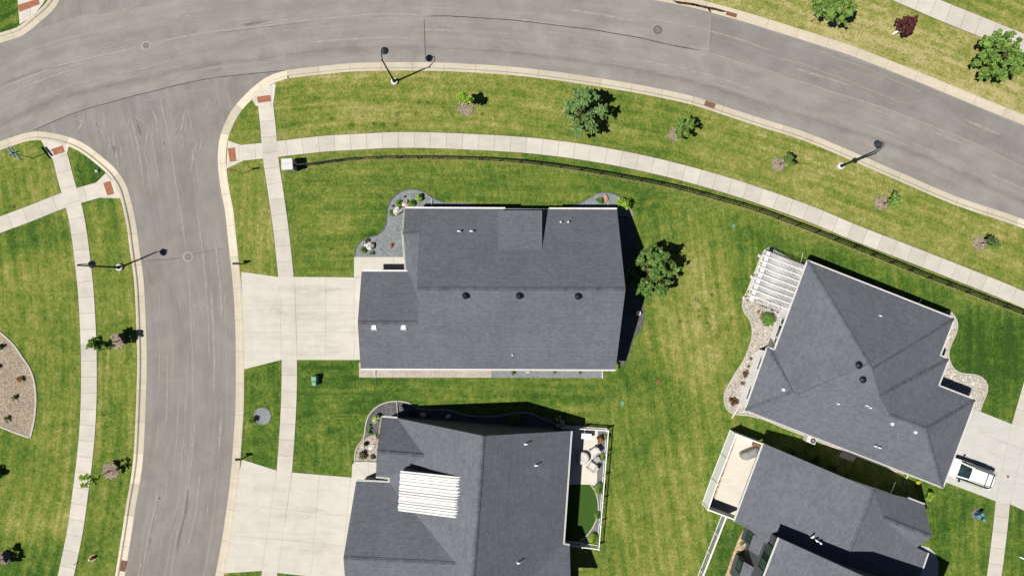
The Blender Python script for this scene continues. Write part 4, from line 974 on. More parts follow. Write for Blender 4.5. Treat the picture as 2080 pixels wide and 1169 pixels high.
# beds of the patio house
B2 = [(721, 935), (724, 910.6), (740, 886), (743, 864), (750, 842), (764, 826.5), (784, 816.6), (806, 813.7), (828, 816.6), (850, 827.6), (877, 831), (910, 831), (943, 841), (988, 845), (1021, 842), (1045, 837.6), (1075, 838), (1105, 850), (1140, 862)]
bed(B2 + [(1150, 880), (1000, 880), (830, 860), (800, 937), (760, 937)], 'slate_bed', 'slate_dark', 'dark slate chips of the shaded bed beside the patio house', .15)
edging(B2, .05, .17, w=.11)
bed([(722, 934), (726, 911), (741, 890), (752, 884), (768, 880), (800, 900), (800, 936)], 'gravel_bed', 'mulch_pink', 'pinkish gravel beside the front path of the patio house', .156, False)
shrub((765, 845), 'lime hydrangea at the front corner of the patio house', 'lime', .58, .8, 600, .10, 61, flower='cream', fn=60)
shrub((751, 873), 'long bright green shrub along the bed kerb of the patio house', 'bright', .30, .5, 420, .07, 62, ry=.85)
shrub((767, 880), 'olive shrub between the long green shrub and the roof', 'olive', .26, .5, 260, .07, 63, ry=.6)
shrub((741, 921), 'round shrub with a reddish rim beside the front path', 'olive', .54, .6, 520, .08, 64, flower='brown', fn=80)
shrub((759, 926), 'small green shrub tucked under the front eave', 'mid', .30, .45, 260, .07, 65)
tuft((745, 899), 'dark spiky grass in the pinkish gravel', .26, .4, 150, 6, 'dark')
boulder((756, 907), (.40, .28), .14, .6, 'rock', 'low white rock in the pinkish gravel', 21); boulder((738, 906), (.18, .14), .10, 1, 'rock', 'little white rock at the bed kerb', 22)
boulder((861, 841), (.30, .28), .25, .2, 'rock_tan', 'left shaded boulder in the dark slate bed', 23); boulder((911, 845), (.32, .2), .25, .8, 'rock_tan', 'right shaded boulder in the dark slate bed', 24)
shrub((1043, 851), 'large shaded shrub in the dark slate bed', 'mid', .75, .9, 700, .10, 66)
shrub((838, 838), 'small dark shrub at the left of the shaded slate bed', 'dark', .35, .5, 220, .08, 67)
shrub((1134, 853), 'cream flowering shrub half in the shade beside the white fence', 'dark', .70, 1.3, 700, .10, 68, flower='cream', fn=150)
# round bed on the side street verge
c_ = P(534, 844); mb = MB(); mb.prism(blob_poly(c_, .80, 3, 32, .04), .1, .15); stuff(mb, 'slate_bed', 'slate', 'round slate bed on the small side street lawn', 'gravel')
edging([(534 + 17 * math.cos(a * PI / 12), 844 + 17 * math.sin(a * PI / 12)) for a in range(25)], .04, .155, w=.07, m='slate')
shrub((517, 850), 'small dark shrub at the edge of the round slate bed', 'mid', .42, .7, 320, .08, 69)

# pebble beds of the pergola house
R1 = [(1509.6, 606), (1507, 620), (1511, 634), (1521.6, 648), (1526.7, 667), (1526, 686), (1521.6, 702), (1514, 722), (1505, 739), (1492, 758), (1480.5, 778), (1473, 792), (1470, 806), (1473, 825), (1480, 834), (1489, 839), (1504, 841), (1521.6, 842.8), (1552, 851), (1590, 867), (1640, 886), (1700, 910), (1760, 933), (1820, 957)]
R1p = R1 + [(1840, 962), (1845, 950), (1530, 815), (1565, 720), (1600, 640), (1590, 610)]
bed(R1p, 'pebble_bed', 'river_base', 'pale river pebbles of the long curved bed beside the pergola house', .15)
edging(R1, .06, .17, w=.13)
pebbles([(1512, 612), (1524, 650), (1529, 668), (1528, 690), (1508, 740), (1483, 780), (1474, 806), (1477, 825), (1490, 836), (1524, 839), (1560, 850), (1700, 906), (1760, 929), (1760, 915), (1530, 812), (1560, 730), (1590, 640), (1580, 612)], 2600, .045, .11, 'river_pebbles', ['rock', 'rock_tan', 'cushion', 'edging'], 'loose river pebbles beside the pergola house', 5)
R2 = [(1926, 629), (1940, 649), (1942, 665), (1937, 682), (1929.6, 697), (1925, 712), (1925, 726), (1932, 744), (1940, 752), (1950, 757), (1966, 759), (1981, 761), (1992, 766), (1999, 773), (2003, 782), (2003, 791), (1998, 806), (1992, 820), (1988, 834)]
bed(R2 + [(1960, 826), (1880, 780), (1905, 640)], 'pebble_bed', 'river_base', 'pale river pebbles curving round the entrance side of the pergola house', .15)
edging(R2, .06, .17, w=.13)
pebbles([(1926, 633), (1938, 650), (1939, 665), (1926, 697), (1921, 724), (1929, 746), (1950, 760), (1982, 764), (1997, 776), (2000, 790), (1986, 830), (1960, 815), (1890, 770), (1905, 700)], 1500, .045, .11, 'river_pebbles', ['rock', 'rock_tan', 'cushion', 'edging'], 'loose river pebbles at the entrance side of the pergola house', 6)
shrub((1555, 648), 'large bright green shrub beside the pergola', 'bright', .88, .9, 1300, .09, 71, nl=16)
shrub((1511, 757), 'brown twiggy shrub in the middle of the long pebble bed', 'brown', .38, .5, 300, .07, 72, flower='olive', fn=30)
shrub((1506, 777), 'little brown tuft below the twiggy shrub', 'brown', .22, .3, 130, .06, 73)
shrub((1487, 813), 'dark brown dead looking shrub at the tip of the long pebble bed', 'brown', .46, .5, 420, .08, 74)
shrub((1519, 743), 'small yellow green plant in the long pebble bed', 'olive', .22, .25, 90, .06, 75)
shrub((1524, 728), 'tiny grey brown plant near the wall corner', 'brown', .2, .25, 80, .05, 76)
shrub((1538, 633), 'small rust tinged plant beside the large bright shrub', 'rust', .22, .3, 90, .06, 77)
# tan rock strip and strip by the two storey house
bed([(1512, 1070), (1522, 1080), (1512, 1110), (1500, 1145), (1490, 1175), (1478, 1230), (1450, 1230), (1472, 1169), (1485, 1130), (1500, 1090)], 'rock_strip', 'tan_rock', 'tan rock strip along the dark grey two storey wall', .15, False)
pebbles([(1512, 1074), (1520, 1082), (1490, 1172), (1478, 1169), (1490, 1130)], 160, .05, .13, 'tan_rocks', ['tan_rock', 'rock_tan'], 'loose tan rocks along the dark grey two storey wall', 9)
for i, (x, y, l, sd) in enumerate([(1514, 1080, 'lime', 81), (1506, 1101, 'olive', 82), (1498, 1121, 'olive', 83)]):
    shrub((x, y), ['top lime plant in the tan rock strip', 'middle olive plant in the tan rock strip', 'lowest olive plant in the tan rock strip'][i], l, .24, .3, 120, .06, sd)
mb = MB(); rnd = random.Random(9)
for _ in range(46):
    x, y = rnd.uniform(1452, 1505), rnd.uniform(1075, 1169)
    if (x - 1480) * .93 + (y - 1050) * .36 < -2 + 0 * y or x > 1512 - (y - 1075) * .38: continue
    q = P(x, y)
    for _k in range(4):
        d = Vector((q[0] + rnd.gauss(0, .12), q[1] + rnd.gauss(0, .12), .13)); n_ = Vector((rnd.uniform(-1, 1), rnd.uniform(-1, 1), 0)).normalized() * .05
        mb.add([d - n_, d + Vector((-n_.y, n_.x, .02)), d + n_, d - Vector((-n_.y, n_.x, -.02))], [(0, 1, 2, 3)], 0, rnd.uniform(-.3, .3))
stuff(mb, 'weed_leaf', LEAF['olive'], 'pale weeds dotted over the lawn inside the white picket fence', 'weeds')

# ------------------------------------------------------------------ fences
def fence(pts, spacing, h, label, m, picket=.018, pitch=.115, post=.06, rails=((.15, .03), (.85, .03), (1.0, .035)), solid=False, name='fence', groups=None, closed_ends=True, z0=.12, cat='fence'):
    pl = catmull([P(*q) for q in pts], .5) if len(pts) > 2 and not solid else [Vector(P(*q)) for q in pts]
    pp = resample(pl, spacing); root = thing(name, (pp[0].x, pp[0].y, z0), label, cat)
    for i, p in enumerate(pp):
        mb = MB(); a = 0 if i == 0 else math.atan2(*(pp[i] - pp[i - 1]).yx)
        mb.box((p.x, p.y, z0 - .05), (post, post, h + .10), a); mb.box((p.x, p.y, z0 + h + .05), (post * 1.35, post * 1.35, .04), a, 0, 0, .5); mb.build('post', m, root)
    for a, b in zip(pp, pp[1:]):
        mb = MB(); A = Vector((a.x, a.y, z0)); B = Vector((b.x, b.y, z0)); d = (B - A).normalized()
        A2 = A + d * post * .5; B2 = B - d * post * .5
        for f, s_ in rails: mb.bar(A2 + Vector((0, 0, h * f)), B2 + Vector((0, 0, h * f)), s_, s_)
        L = (B2 - A2).length
        if solid:
            mb.bar(A2 + Vector((0, 0, h * .5)), B2 + Vector((0, 0, h * .5)), .045, h * .93)
        else:
            k = max(1, int(L / pitch))
            for j in range(1, k):
                q = A2 + d * (L * j / k); mb.box((q.x, q.y, z0 + .06), (picket, picket, h * .97 - .06), math.atan2(d.y, d.x))
        mb.build('panel', m, root)
    return root
FENCE = [(606, 340), (640, 336), (725, 325), (828, 322.5), (956, 324.5), (1040, 329.5), (1114, 337.5), (1237.6, 357), (1361, 381), (1440, 402), (1522.5, 425), (1560, 438), (1637, 467), (1714, 497), (1791, 528), (1868, 559), (1945, 588), (2019.5, 617), (2080, 640), (2200, 690), (2300, 732)]
fence(FENCE, 1.95, 1.22, 'long black metal picket fence curving inside the sidewalk', 'black', .022, .25, .085, ((.15, .045), (.84, .05), (1.0, .06)))
# dry strip along the foot of the fence
mb = MB(); rnd = random.Random(2); pl = resample(catmull([P(*q) for q in FENCE], .5), .12); ns = normals2(pl)
for p, q in zip(pl, ns):
    for _ in range(3):
        o = p + q * rnd.gauss(-.08, .10); n_ = Vector((rnd.uniform(-1, 1), rnd.uniform(-1, 1), 0)).normalized(); L = rnd.uniform(.05, .12)
        A = Vector((o.x, o.y, .125)); mb.add([A - n_ * L, A + Vector((-n_.y, n_.x, .8)) * .025, A + n_ * L, A - Vector((-n_.y, n_.x, -.8)) * .025], [(0, 1, 2, 3)], 0, rnd.uniform(-.3, .2))
M['straw'] = simple('dry_straw', (.27, .22, .095), 0.95, 0.25, 4)
stuff(mb, 'dry_grass', 'straw', 'dry straw coloured grass along the foot of the black fence', 'grass')
WR = ((.10, .06), (.94, .07))
fence([(1140, 862.5), (1232, 868.5)], 2.2, 1.25, 'short white picket fence closing the shaded end of the patio', 'white', .03, .14, .11, WR)
fence([(1232, 869), (1213, 1104)], 2.3, 1.25, 'long white picket fence between the patio and the open lawn', 'white', .03, .14, .11, WR)
fence([(1213, 1104.5), (1146, 1096)], 1.7, 1.25, 'white picket fence closing the artificial turf end', 'white', .03, .14, .11, WR)
fence([(1466, 1040), (1416.5, 1166), (1391, 1230)], 1.95, 1.25, 'white picket fence running down from the solid white enclosure', 'white', .035, .125, .12, ((.10, .06), (.96, .11)))
SR = ((.06, .09), (.97, .10))
fence([(1481.6, 872), (1464, 917), (1444, 968), (1426, 1019)], 2.45, 1.95, 'tall solid white fence on the lawn side of the sandy patio', 'white', post=.13, rails=SR, solid=True)
fence([(1482.5, 872.3), (1536, 893)], 2.7, 1.95, 'tall solid white fence at the shaded end of the sandy patio', 'white', post=.13, rails=SR, solid=True)
fence([(1426.5, 1020.5), (1478, 1040)], 2.6, 1.95, 'tall solid white fence at the lower end of the sandy patio', 'white', post=.13, rails=SR, solid=True)

# ------------------------------------------------------------------ lamp posts, signs, mail boxes, pedestals
def lamp_post(loc, ang, label):
    root = thing('lamp_post', (0, 0, 0), label, 'street lamp', 'black gooseneck street lamps')
    mb = MB(); mb.lathe([(.33, .05), (.33, .24), (.30, .27), (.0, .27)], n=24); mb.build('footing', 'caststone', root)
    mb = MB(); mb.lathe([(.17, .27), (.17, .33), (.12, .36), (.115, .9), (.085, .95), (.08, 3.0), (.06, 6.3), (.075, 6.32), (.0, 6.45)], n=14); mb.build('pole', 'black', root)
    mb = MB(); mb.tube([(0, 0, 5.7), (.06, 0, 6.25), (.20, 0, 6.72), (.45, 0, 7.0), (.72, 0, 6.98), (.9, 0, 6.78), (.95, 0, 6.5), (.95, 0, 6.25)], .034, 8); mb.tube([(0, 0, 6.2), (.25, 0, 6.35), (.42, 0, 6.62)], .018, 6); mb.build('arm', 'black', root)
    mb = MB(); mb.lathe([(.0, 6.36), (.05, 6.35), (.075, 6.27), (.11, 6.2), (.15, 6.18), (.20, 6.08), (.33, 5.93), (.345, 5.88), (.32, 5.89), (.19, 6.03), (0, 6.1)], (.95, 0, 0), 28); hood = mb.build('lamp_hood', 'lamp', root)
    mb = MB(); mb.lathe([(0, 5.86), (.10, 5.88), (.14, 5.95), (.12, 6.03)], (.95, 0, 0), 16); mb.build('lens', 'cushion', hood)
    root.location = (*P(*loc), .1); root.rotation_euler = (0, 0, math.radians(ang)); return root
L1 = lamp_post((802, 167), 80, 'black street lamp on the verge beside the rectangular tar seam')
L2 = copy_tree(L1); L2.location = (*P(245.5, 543), .1); L2.rotation_euler = (0, 0, math.radians(6)); L2['label'] = 'black street lamp by the side street leaning over the left sidewalk'
L3 = copy_tree(L1); L3.location = (*P(1706, 338), .1); L3.rotation_euler = (0, 0, math.radians(60)); L3['label'] = 'black street lamp on the right verge with a small pale plate on its pole'
mb = MB(); q = P3(1706, 338, 0); a = math.radians(60)
mb.v = []; mb.box((L3.location.x, L3.location.y, 2.5), (.03, .42, .62), math.radians(40), 0); mb.box((L3.location.x + .03, L3.location.y + .02, 2.55), (.02, .36, .52), math.radians(40), 1)
# the plate belongs to the pole: converted to the lamp's own axes
inv = L3.matrix_basis.inverted(); mb.v = [tuple(inv @ Vector(v)) for v in mb.v]
o = bpy.data.objects.new('sign_plate', None); bpy.data.objects.remove(o)
def build_local(mb, name, mats, parent):
    o = mb.build(name, mats, None); o.parent = parent; return o
build_local(mb, 'sign_plate', ['black', 'white'], L3)

# street name sign
x, y = P(70, 322); root = thing('street_sign', (x, y, .12), 'teal street name sign with crossed blades at the left corner', 'street sign')
mb = MB(); mb.tube([(x, y, .1), (x, y, 3.05)], .035, 8); mb.build('post', 'black', root)
for z_, ln, an in ((2.45, 1.45, -52), (2.72, .95, 25), (2.98, 1.1, -52)):
    a = math.radians(an); mb = MB(); d = Vector((math.cos(a), math.sin(a), 0)) * ln / 2; c3 = Vector((x, y, z_))
    mb.bar(c3 - d, c3 + d, .06, .30); mb.build('blade', 'teal', root)
# octagonal sign
x, y = P(494, 353.4); root = thing('road_sign', (x, y, .12), 'octagonal sign plate on a thin post beside the kerb ramp', 'road sign')
mb = MB(); mb.tube([(x, y, .1), (x, y, 2.95)], .028, 8); mb.build('post', 'black', root)
mb = MB(); vs = []
for yy in (-.045, -.035):
    for k in range(8): a = PI / 8 + k * PI / 4; vs.append((x + .40 * math.cos(a), y + yy, 2.55 + .40 * math.sin(a)))
mb.add(vs, [tuple(range(8)), tuple(range(15, 7, -1))] + [(k, (k + 1) % 8, 8 + (k + 1) % 8, 8 + k) for k in range(8)], [0, 1] + [1] * 8); mb.build('sign_plate', ['rust_red', 'rock_tan'], root)
# small sign post beyond the far kerb
x, y = P(1645, 46); root = thing('sign_post', (x, y, .12), 'thin dark post with a small plate beyond the far kerb', 'sign post')
mb = MB(); mb.tube([(x, y, .1), (x, y, 2.0)], .03, 8); mb.build('post', 'black', root)
mb = MB(); mb.box((x, y - .04, 1.65), (.30, .02, .40), .4, 0); mb.build('sign_plate', 'grey_metal', root)
# marker stake and hydrant
x, y = P(180, 1127); root = thing('marker_stake', (x, y, .12), 'thin dark stake beside the hydrant on the left verge', 'stake')
mb = MB(); mb.tube([(x, y, .1), (x, y, 2.2)], .028, 6); mb.build('rod', 'black', root); mb = MB(); mb.box((x, y, 1.95), (.05, .05, .25), 0); mb.build('band', 'grey_metal', root)
x, y = P(191, 1130); root = thing('fire_hydrant', (x, y, .12), 'small red hydrant with pale caps on the left verge', 'hydrant')
mb = MB(); mb.lathe([(.17, .10), (.17, .16), (.11, .18), (.11, .58), (.145, .60), (.145, .64)], (x, y, 0), 16); mb.build('barrel', 'red', root)
mb = MB(); mb.lathe([(.135, .64), (.12, .74), (.05, .80), (.035, .86), (0, .86)], (x, y, 0), 16); mb.build('bonnet', 'white', root)
for dx, dy in ((1, 0), (-1, 0), (0, -1)):
    mb = MB(); mb.tube([(x + dx * .09, y + dy * .09, .48), (x + dx * .20, y + dy * .20, .48)], .06, 10); mb.build('outlet_cap', 'white', root)
mb = MB(); mb.prism(blob_poly((x - .05, y - .05), .34, 4), .1, .135); stuff(mb, 'bare_patch', 'straw', 'dry bare patch of grass round the red hydrant', 'grass')
# kerbside mail boxes
def mailbox(px, label):
    root = thing('mailbox', (0, 0, 0), label, 'mailbox', 'black kerbside mailboxes')
    mb = MB(); mb.box((0, 0, 0), (.10, .10, 1.25)); mb.bar((.05, 0, .98), (-.50, 0, .98), .08); mb.bar((.0, 0, .65), (-.34, 0, .96), .06); mb.build('post', 'black', root)
    mb = MB(); w_, h_ = .10, .14; prof = [(-w_, 0), (w_, 0), (w_, h_)] + [(w_ * math.cos(a), h_ + w_ * math.sin(a)) for a in (PI / 6, PI / 3, PI / 2, 2 * PI / 3, 5 * PI / 6)] + [(-w_, h_)]
    vs = [(-.58, p, 1.02 + q) for p, q in prof] + [(-.04, p, 1.02 + q) for p, q in prof]; n = len(prof)
    mb.add(vs, [(i, n + i, n + (i + 1) % n, (i + 1) % n) for i in range(n)] + [tuple(range(n)), tuple(range(2 * n - 1, n - 1, -1))]); box = mb.build('box', 'black', root)
    mb = MB(); mb.box((-.2, .11, 1.12), (.03, .012, .16)); mb.build('flag', 'red', box)
    root.location = (*P(*px), .1); return root
m1 = mailbox((496, 536), 'black mailbox at the kerb above the large driveway'); m2 = copy_tree(m1); m2.location = (*P(501, 926), .1); m2['label'] = 'black mailbox at the kerb above the lower driveway'
# pedestals
x, y = P(643, 770); root = thing('utility_pedestal', (x, y, .12), 'green double utility pedestal on the lawn by the large driveway', 'utility box')
for dx, dy, w_, h_ in ((-.0, .18, .50, .85), (0, -.30, .42, .75)):
    mb = MB(); mb.box((x + dx, y + dy, .1), (w_, w_ * .9, h_), .05, 0, 0, .95); mb.box((x + dx, y + dy, .1 + h_), (w_ * 1.04, w_ * .94, .05), .05, 0, .15, .85); mb.build('cabinet', 'greenbox', root)
mb = MB(); mb.prism(blob_poly((x - .05, y - .02), .40, 2), .1, .135); stuff(mb, 'bare_patch', 'straw', 'dry grass round the green double pedestal', 'grass')
x, y = P(1982, 1040); root = thing('utility_pedestal', (x, y, .12), 'teal pair of round utility pedestals on the lawn below the white car', 'utility box')
mb = MB(); mb.prism(blob_poly((x + .05, y - .1), .56, 6, 28, .06), .1, .16); mb.build('pad', 'gravel', root)
for dx, dy in ((.06, .10), (.22, -.40)):
    mb = MB(); mb.lathe([(.17, .14), (.17, .85), (.19, .86), (.19, .95), (.12, 1.02), (0, 1.03)], (x + dx, y + dy, 0), 18); mb.build('dome', 'bluebox', root)
mb = MB(); mb.box((x - .10, y - .22, .15), (.42, .40, .5), .3); mb.build('cabinet', 'bluebox', root)
# stone pillar that ends the black fence
x, y = P(583, 333, 1.75); a = math.radians(4); root = thing('stone_pillar', (x, y, .12), 'square stone pillar with a pale cap at the end of the black fence', 'pillar')
mb = MB(); mb.box((x, y, .1), (.92, .92, 1.52), a); mb.build('shaft', 'stone', root)
mb = MB(); mb.box((x, y, 1.62), (1.08, 1.08, .10), a); mb.box((x, y, 1.72), (1.08, 1.08, .05), a, 0, 0, .93); cap = mb.build('cap', 'caststone', root)
mb = MB(); mb.bar((x - .30, y - .01, 1.772), (x + .30, y + .03, 1.772), .04, .014); mb.build('cap_strip', 'grey_metal', cap)
x, y = P(627, 345); mb = MB(); mb.tube([(x, y, .1), (x, y, .55)], .035, 8); tag(mb.build('pipe_stub', 'white'), 'short white pipe stub beside the stone pillar', 'pipe')
x, y = P(2033, 665); mb = MB(); mb.tube([(x - .18, y - .08, .16), (x + .18, y + .06, .16)], .05, 8); tag(mb.build('pipe_stub', 'black'), 'short black pipe lying on the right lawn', 'pipe')
x, y = P(2073, 1131); mb = MB(); mb.bar((x - .22, y + .12, .2), (x + .25, y - .10, .2), .10, .08); tag(mb.build('splash_block', 'white'), 'small white splash block at the lower right edge', 'splash block')

# ------------------------------------------------------------------ houses
def plane_h(px, py, a, b, h0, pitch):
    A = Vector(P(*a, h0)); B = Vector(P(*b, h0)); n = (B - A).normalized(); n = Vector((-n.y, n.x)); h = h0
    for _ in range(25):
        h = h0 + pitch * abs((Vector(P(px, py, h)) - A).dot(n))
    return h
def face_normal(pts):
    n = Vector((0, 0, 0))
    for i in range(len(pts)):
        a, b = pts[i], pts[(i + 1) % len(pts)]
        n += Vector(((a.y - b.y) * (a.z + b.z), (a.z - b.z) * (a.x + b.x), (a.x - b.x) * (a.y + b.y)))
    n.normalize(); return n
class House:
    def __init__(s, name, label, V, faces, loc):
        s.V = {k: P3(*v) for k, v in V.items()}; s.faces = faces; s.root = thing(name, (*P(*loc), 0), label, 'house'); s.tris = []
        mb = MB(); edges = {}
        for f in faces:
            pts = [s.V[k] for k in f]; n = face_normal(pts)
            if n.z < 0: n = -n; 
            u = Vector((0, 0, 1)).cross(n)
            u = u.normalized() if u.length > 1e-4 else Vector((1, 0, 0)); v = n.cross(u)
            tr = tessellate_polygon([[Vector((p.x, p.y, 0)) for p in pts]]); uv = [(p.dot(u), p.dot(v)) for p in pts]; up = []
            for a, b, c in tr:
                A, B, C = pts[a], pts[b], pts[c]; cr = (B.x - A.x) * (C.y - A.y) - (B.y - A.y) * (C.x - A.x)
                up.append((a, b, c) if cr > 0 else (a, c, b)); s.tris.append((A, B, C))
            mb.add(pts, up, 0, 0.0, uv)
            dn = [p - Vector((0, 0, .14)) for p in pts]; mb.add(dn, [t[::-1] for t in up], 1, 0.0, uv)
            cen = sum((p for p in pts), Vector()) / len(pts)
            for i in range(len(f)):
                e = tuple(sorted((f[i], f[(i + 1) % len(f)]))); edges.setdefault(e, []).append(cen)
        s.roof = mb.build('roof', ['shingle', 'white'], s.root); s.bound = {e: c[0] for e, c in edges.items() if len(c) == 1}
    def fascia(s, skip=(), m='white', drop=.17):
        sk = {tuple(sorted(k)) for k in skip}
        for (a, b) in s.bound:
            if (a, b) in sk: continue
            mb = MB(); A, B = s.V[a], s.V[b]; lvl = abs(A.z - B.z) < .25; mb.bar(A - Vector((0, 0, drop / 2 + .006)), B - Vector((0, 0, drop / 2 + .006)), .035, drop)
            mb.build('fascia' if lvl else 'rake_board', m if lvl else 'grey_siding', s.roof)
    def gutters(s, edges, w=.115, partial=None):
        for a, b in edges:
            A, B = s.V[a] if isinstance(a, str) else P3(*a), s.V[b] if isinstance(b, str) else P3(*b)
            c = s.bound.get(tuple(sorted((a, b)))) if isinstance(a, str) and isinstance(b, str) else s.root.location
            if c is None: c = s.root.location
            d = (B - A).normalized(); o = Vector((-d.y, d.x, 0)).normalized(); 
            if o.dot(Vector((c.x - A.x, c.y - A.y, 0))) > 0: o = -o
            z = Vector((0, 0, -.06)); mb = MB()
            mb.bar(A + o * (w * .5 + .02) + z - Vector((0, 0, .05)), B + o * (w * .5 + .02) + z - Vector((0, 0, .05)), w, .02)
            mb.bar(A + o * (w + .012) + z, B + o * (w + .012) + z, .03, .12); mb.bar(A + o * .028 + z, B + o * .028 + z, .025, .12)
            n = int((B - A).length / .7)
            for i in range(n + 1): 
                q = A.lerp(B, i / max(n, 1)); mb.bar(q + o * .03 + z + Vector((0, 0, .045)), q + o * w + z + Vector((0, 0, .045)), .03, .015)
            mb.build('gutter', 'gutter', s.roof)
    def ridge(s, segs, w=.17, pitch=.5, tone=-.05):
        rnd = random.Random(4)
        for a, b in segs:
            mb = MB()
            A = s.V[a] if isinstance(a, str) else P3(*a); B = s.V[b] if isinstance(b, str) else P3(*b)
            d = (B - A); L = d.length; d.normalize(); side = Vector((-d.y, d.x, 0)).normalized(); n = max(1, int(L / .19)); dz = Vector((0, 0, -w * pitch))
            for i in range(n):
                p, q = A + d * (L * i / n), A + d * (L * (i + 1) / n + .02); t = rnd.uniform(-.14, .10) + tone - .08
                z1, z0 = Vector((0, 0, .052)), Vector((0, 0, .022))
                vs = [p + z1, q + z0, p + side * w + dz + z1, q + side * w + dz + z0, p - side * w + dz + z1, q - side * w + dz + z0, p + side * w + dz, p - side * w + dz, p]
                mb.add(vs, [(0, 1, 3, 2), (1, 0, 4, 5), (0, 2, 6, 8), (4, 0, 8, 7)], 0, t, [(v_.x, v_.y) for v_ in [Vector(k) for k in vs]])
            mb.build('ridge_cap', 'shingle', s.roof)
    def walls(s, outline, inset, mat_='siding', drop=.22, z0=.0, name='wall'):
        pl = [Vector(P(*q)) for q in outline]; ins = inset_poly(pl, inset); tops = [q[2] - drop for q in outline]; mb = MB(); n = len(ins)
        ccw = poly_area(ins) > 0
        for i in range(n):
            j = (i + 1) % n; a, b = ins[i], ins[j]; f = (0, 1, 2, 3) if ccw else (3, 2, 1, 0)
            mb.add([(a.x, a.y, z0), (b.x, b.y, z0), (b.x, b.y, tops[j]), (a.x, a.y, tops[i])], [f])
        s.wall = mb.build(name, mat_, s.root); s.wl = ins; s.ccw = ccw; return ins
    def seg(s, i):
        a, b = s.wl[i], s.wl[(i + 1) % len(s.wl)]; return (a, b) if s.ccw else (b, a)
    def opening(s, i, t, w, z0, z1, kind='window', pane='glass', frame='white', parts=1):
        """window or door on wall i at fraction t"""
        a, b = s.seg(i); d = (b - a).normalized(); o = Vector((d.y, -d.x)); c = a.lerp(b, t); D = Vector((d.x, d.y, 0)); O = Vector((o.x, o.y, 0)); C = Vector((c.x, c.y, 0)) + O * .02
        mb = MB(); A, B = C - D * (w / 2), C + D * (w / 2); fr = .07
        for za in (z0, z1): mb.bar(A - D * fr + Vector((0, 0, za)), B + D * fr + Vector((0, 0, za)), .09, fr * 1.4)
        for q in (A, B): mb.bar(q + Vector((0, 0, z0)), q + Vector((0, 0, z1)), .085, fr * 1.4, 0, O)
        for k in range(1, parts): q = A.lerp(B, k / parts); mb.bar(q + Vector((0, 0, z0)), q + Vector((0, 0, z1)), .07, .05, 0, O)
        f = mb.build(kind, frame, s.root)
        mb = MB(); mb.bar(A + Vector((0, 0, (z0 + z1) / 2)), B + Vector((0, 0, (z0 + z1) / 2)), .04, z1 - z0 - .02); mb.build('pane' if kind == 'window' else 'panel', pane, f)
    def hit(s, px, py):
        o = Vector((0, 0, CAM_H)); d = (P3(px, py, 0) - o).normalized(); best = None
        for A, B, C in s.tris:
            p = intersect_ray_tri(A, B, C, d, o, True)
            if p is not None and (best is None or p.z > best.z): best = p
        return best if best is not None else P3(px, py, 4)
    def round_vent(s, px, py):
        p = s.hit(px, py); mb = MB(); mb.lathe([(.19, -.12), (.19, .12), (.30, .13), (.31, .20), (.22, .29), (.12, .30), (.11, .36), (0, .37)], p, 24); mb.build('turbine_vent', 'black', s.roof)
    def box_vent(s, px, py, rz=0, m='white', sz=(.42, .42)):
        p = s.hit(px, py); mb = MB(); mb.box((p.x, p.y, p.z - .12), (sz[0], sz[1], .26), rz, 0, 0, .82); mb.box((p.x, p.y, p.z - .12), (sz[0] * 1.35, sz[1] * 1.35, .135), rz, 1); mb.build('box_vent', [m, 'grey_metal'], s.roof)
    def pipe(s, px, py, h=.35, r_=.06, elbow=None):
        p = s.hit(px, py); mb = MB(); mb.box((p.x, p.y, p.z - .08), (.28, .28, .12), .2, 1, 0, .6)
        if elbow is not None:
            d = Vector((math.cos(elbow), math.sin(elbow), 0)); mb.tube([p - Vector((0, 0, .1)), p + Vector((0, 0, h * .7)), p + Vector((0, 0, h)) + d * .07, p + Vector((0, 0, h)) + d * .28], r_, 10)
        else: mb.tube([p - Vector((0, 0, .1)), p + Vector((0, 0, h))], r_, 10)
        mb.build('vent_pipe', ['white', 'grey_metal'], s.roof)
    def downspout(s, top, bottom):
        A = P3(*top, .3); B = P3(*bottom, .22); mb = MB(); mb.tube([A + Vector((0, 0, 2.3)), A, B], .05, 8); mb.build('downspout', 'gutter', s.root)
def flat_part(h, name, pts3, mat_, thick=.05, parent=None):
    mb = MB(); n = len(pts3); vs = [Vector(p) for p in pts3] + [Vector(p) - Vector((0, 0, thick)) for p in pts3]
    mb.add(vs, [tuple(range(n)), tuple(range(2 * n - 1, n - 1, -1))] + [(i, n + i, n + (i + 1) % n, (i + 1) % n) for i in range(n)], 0, 0.0, [(v.x, v.y) for v in vs]); return mb.build(name, mat_, parent or h.root)

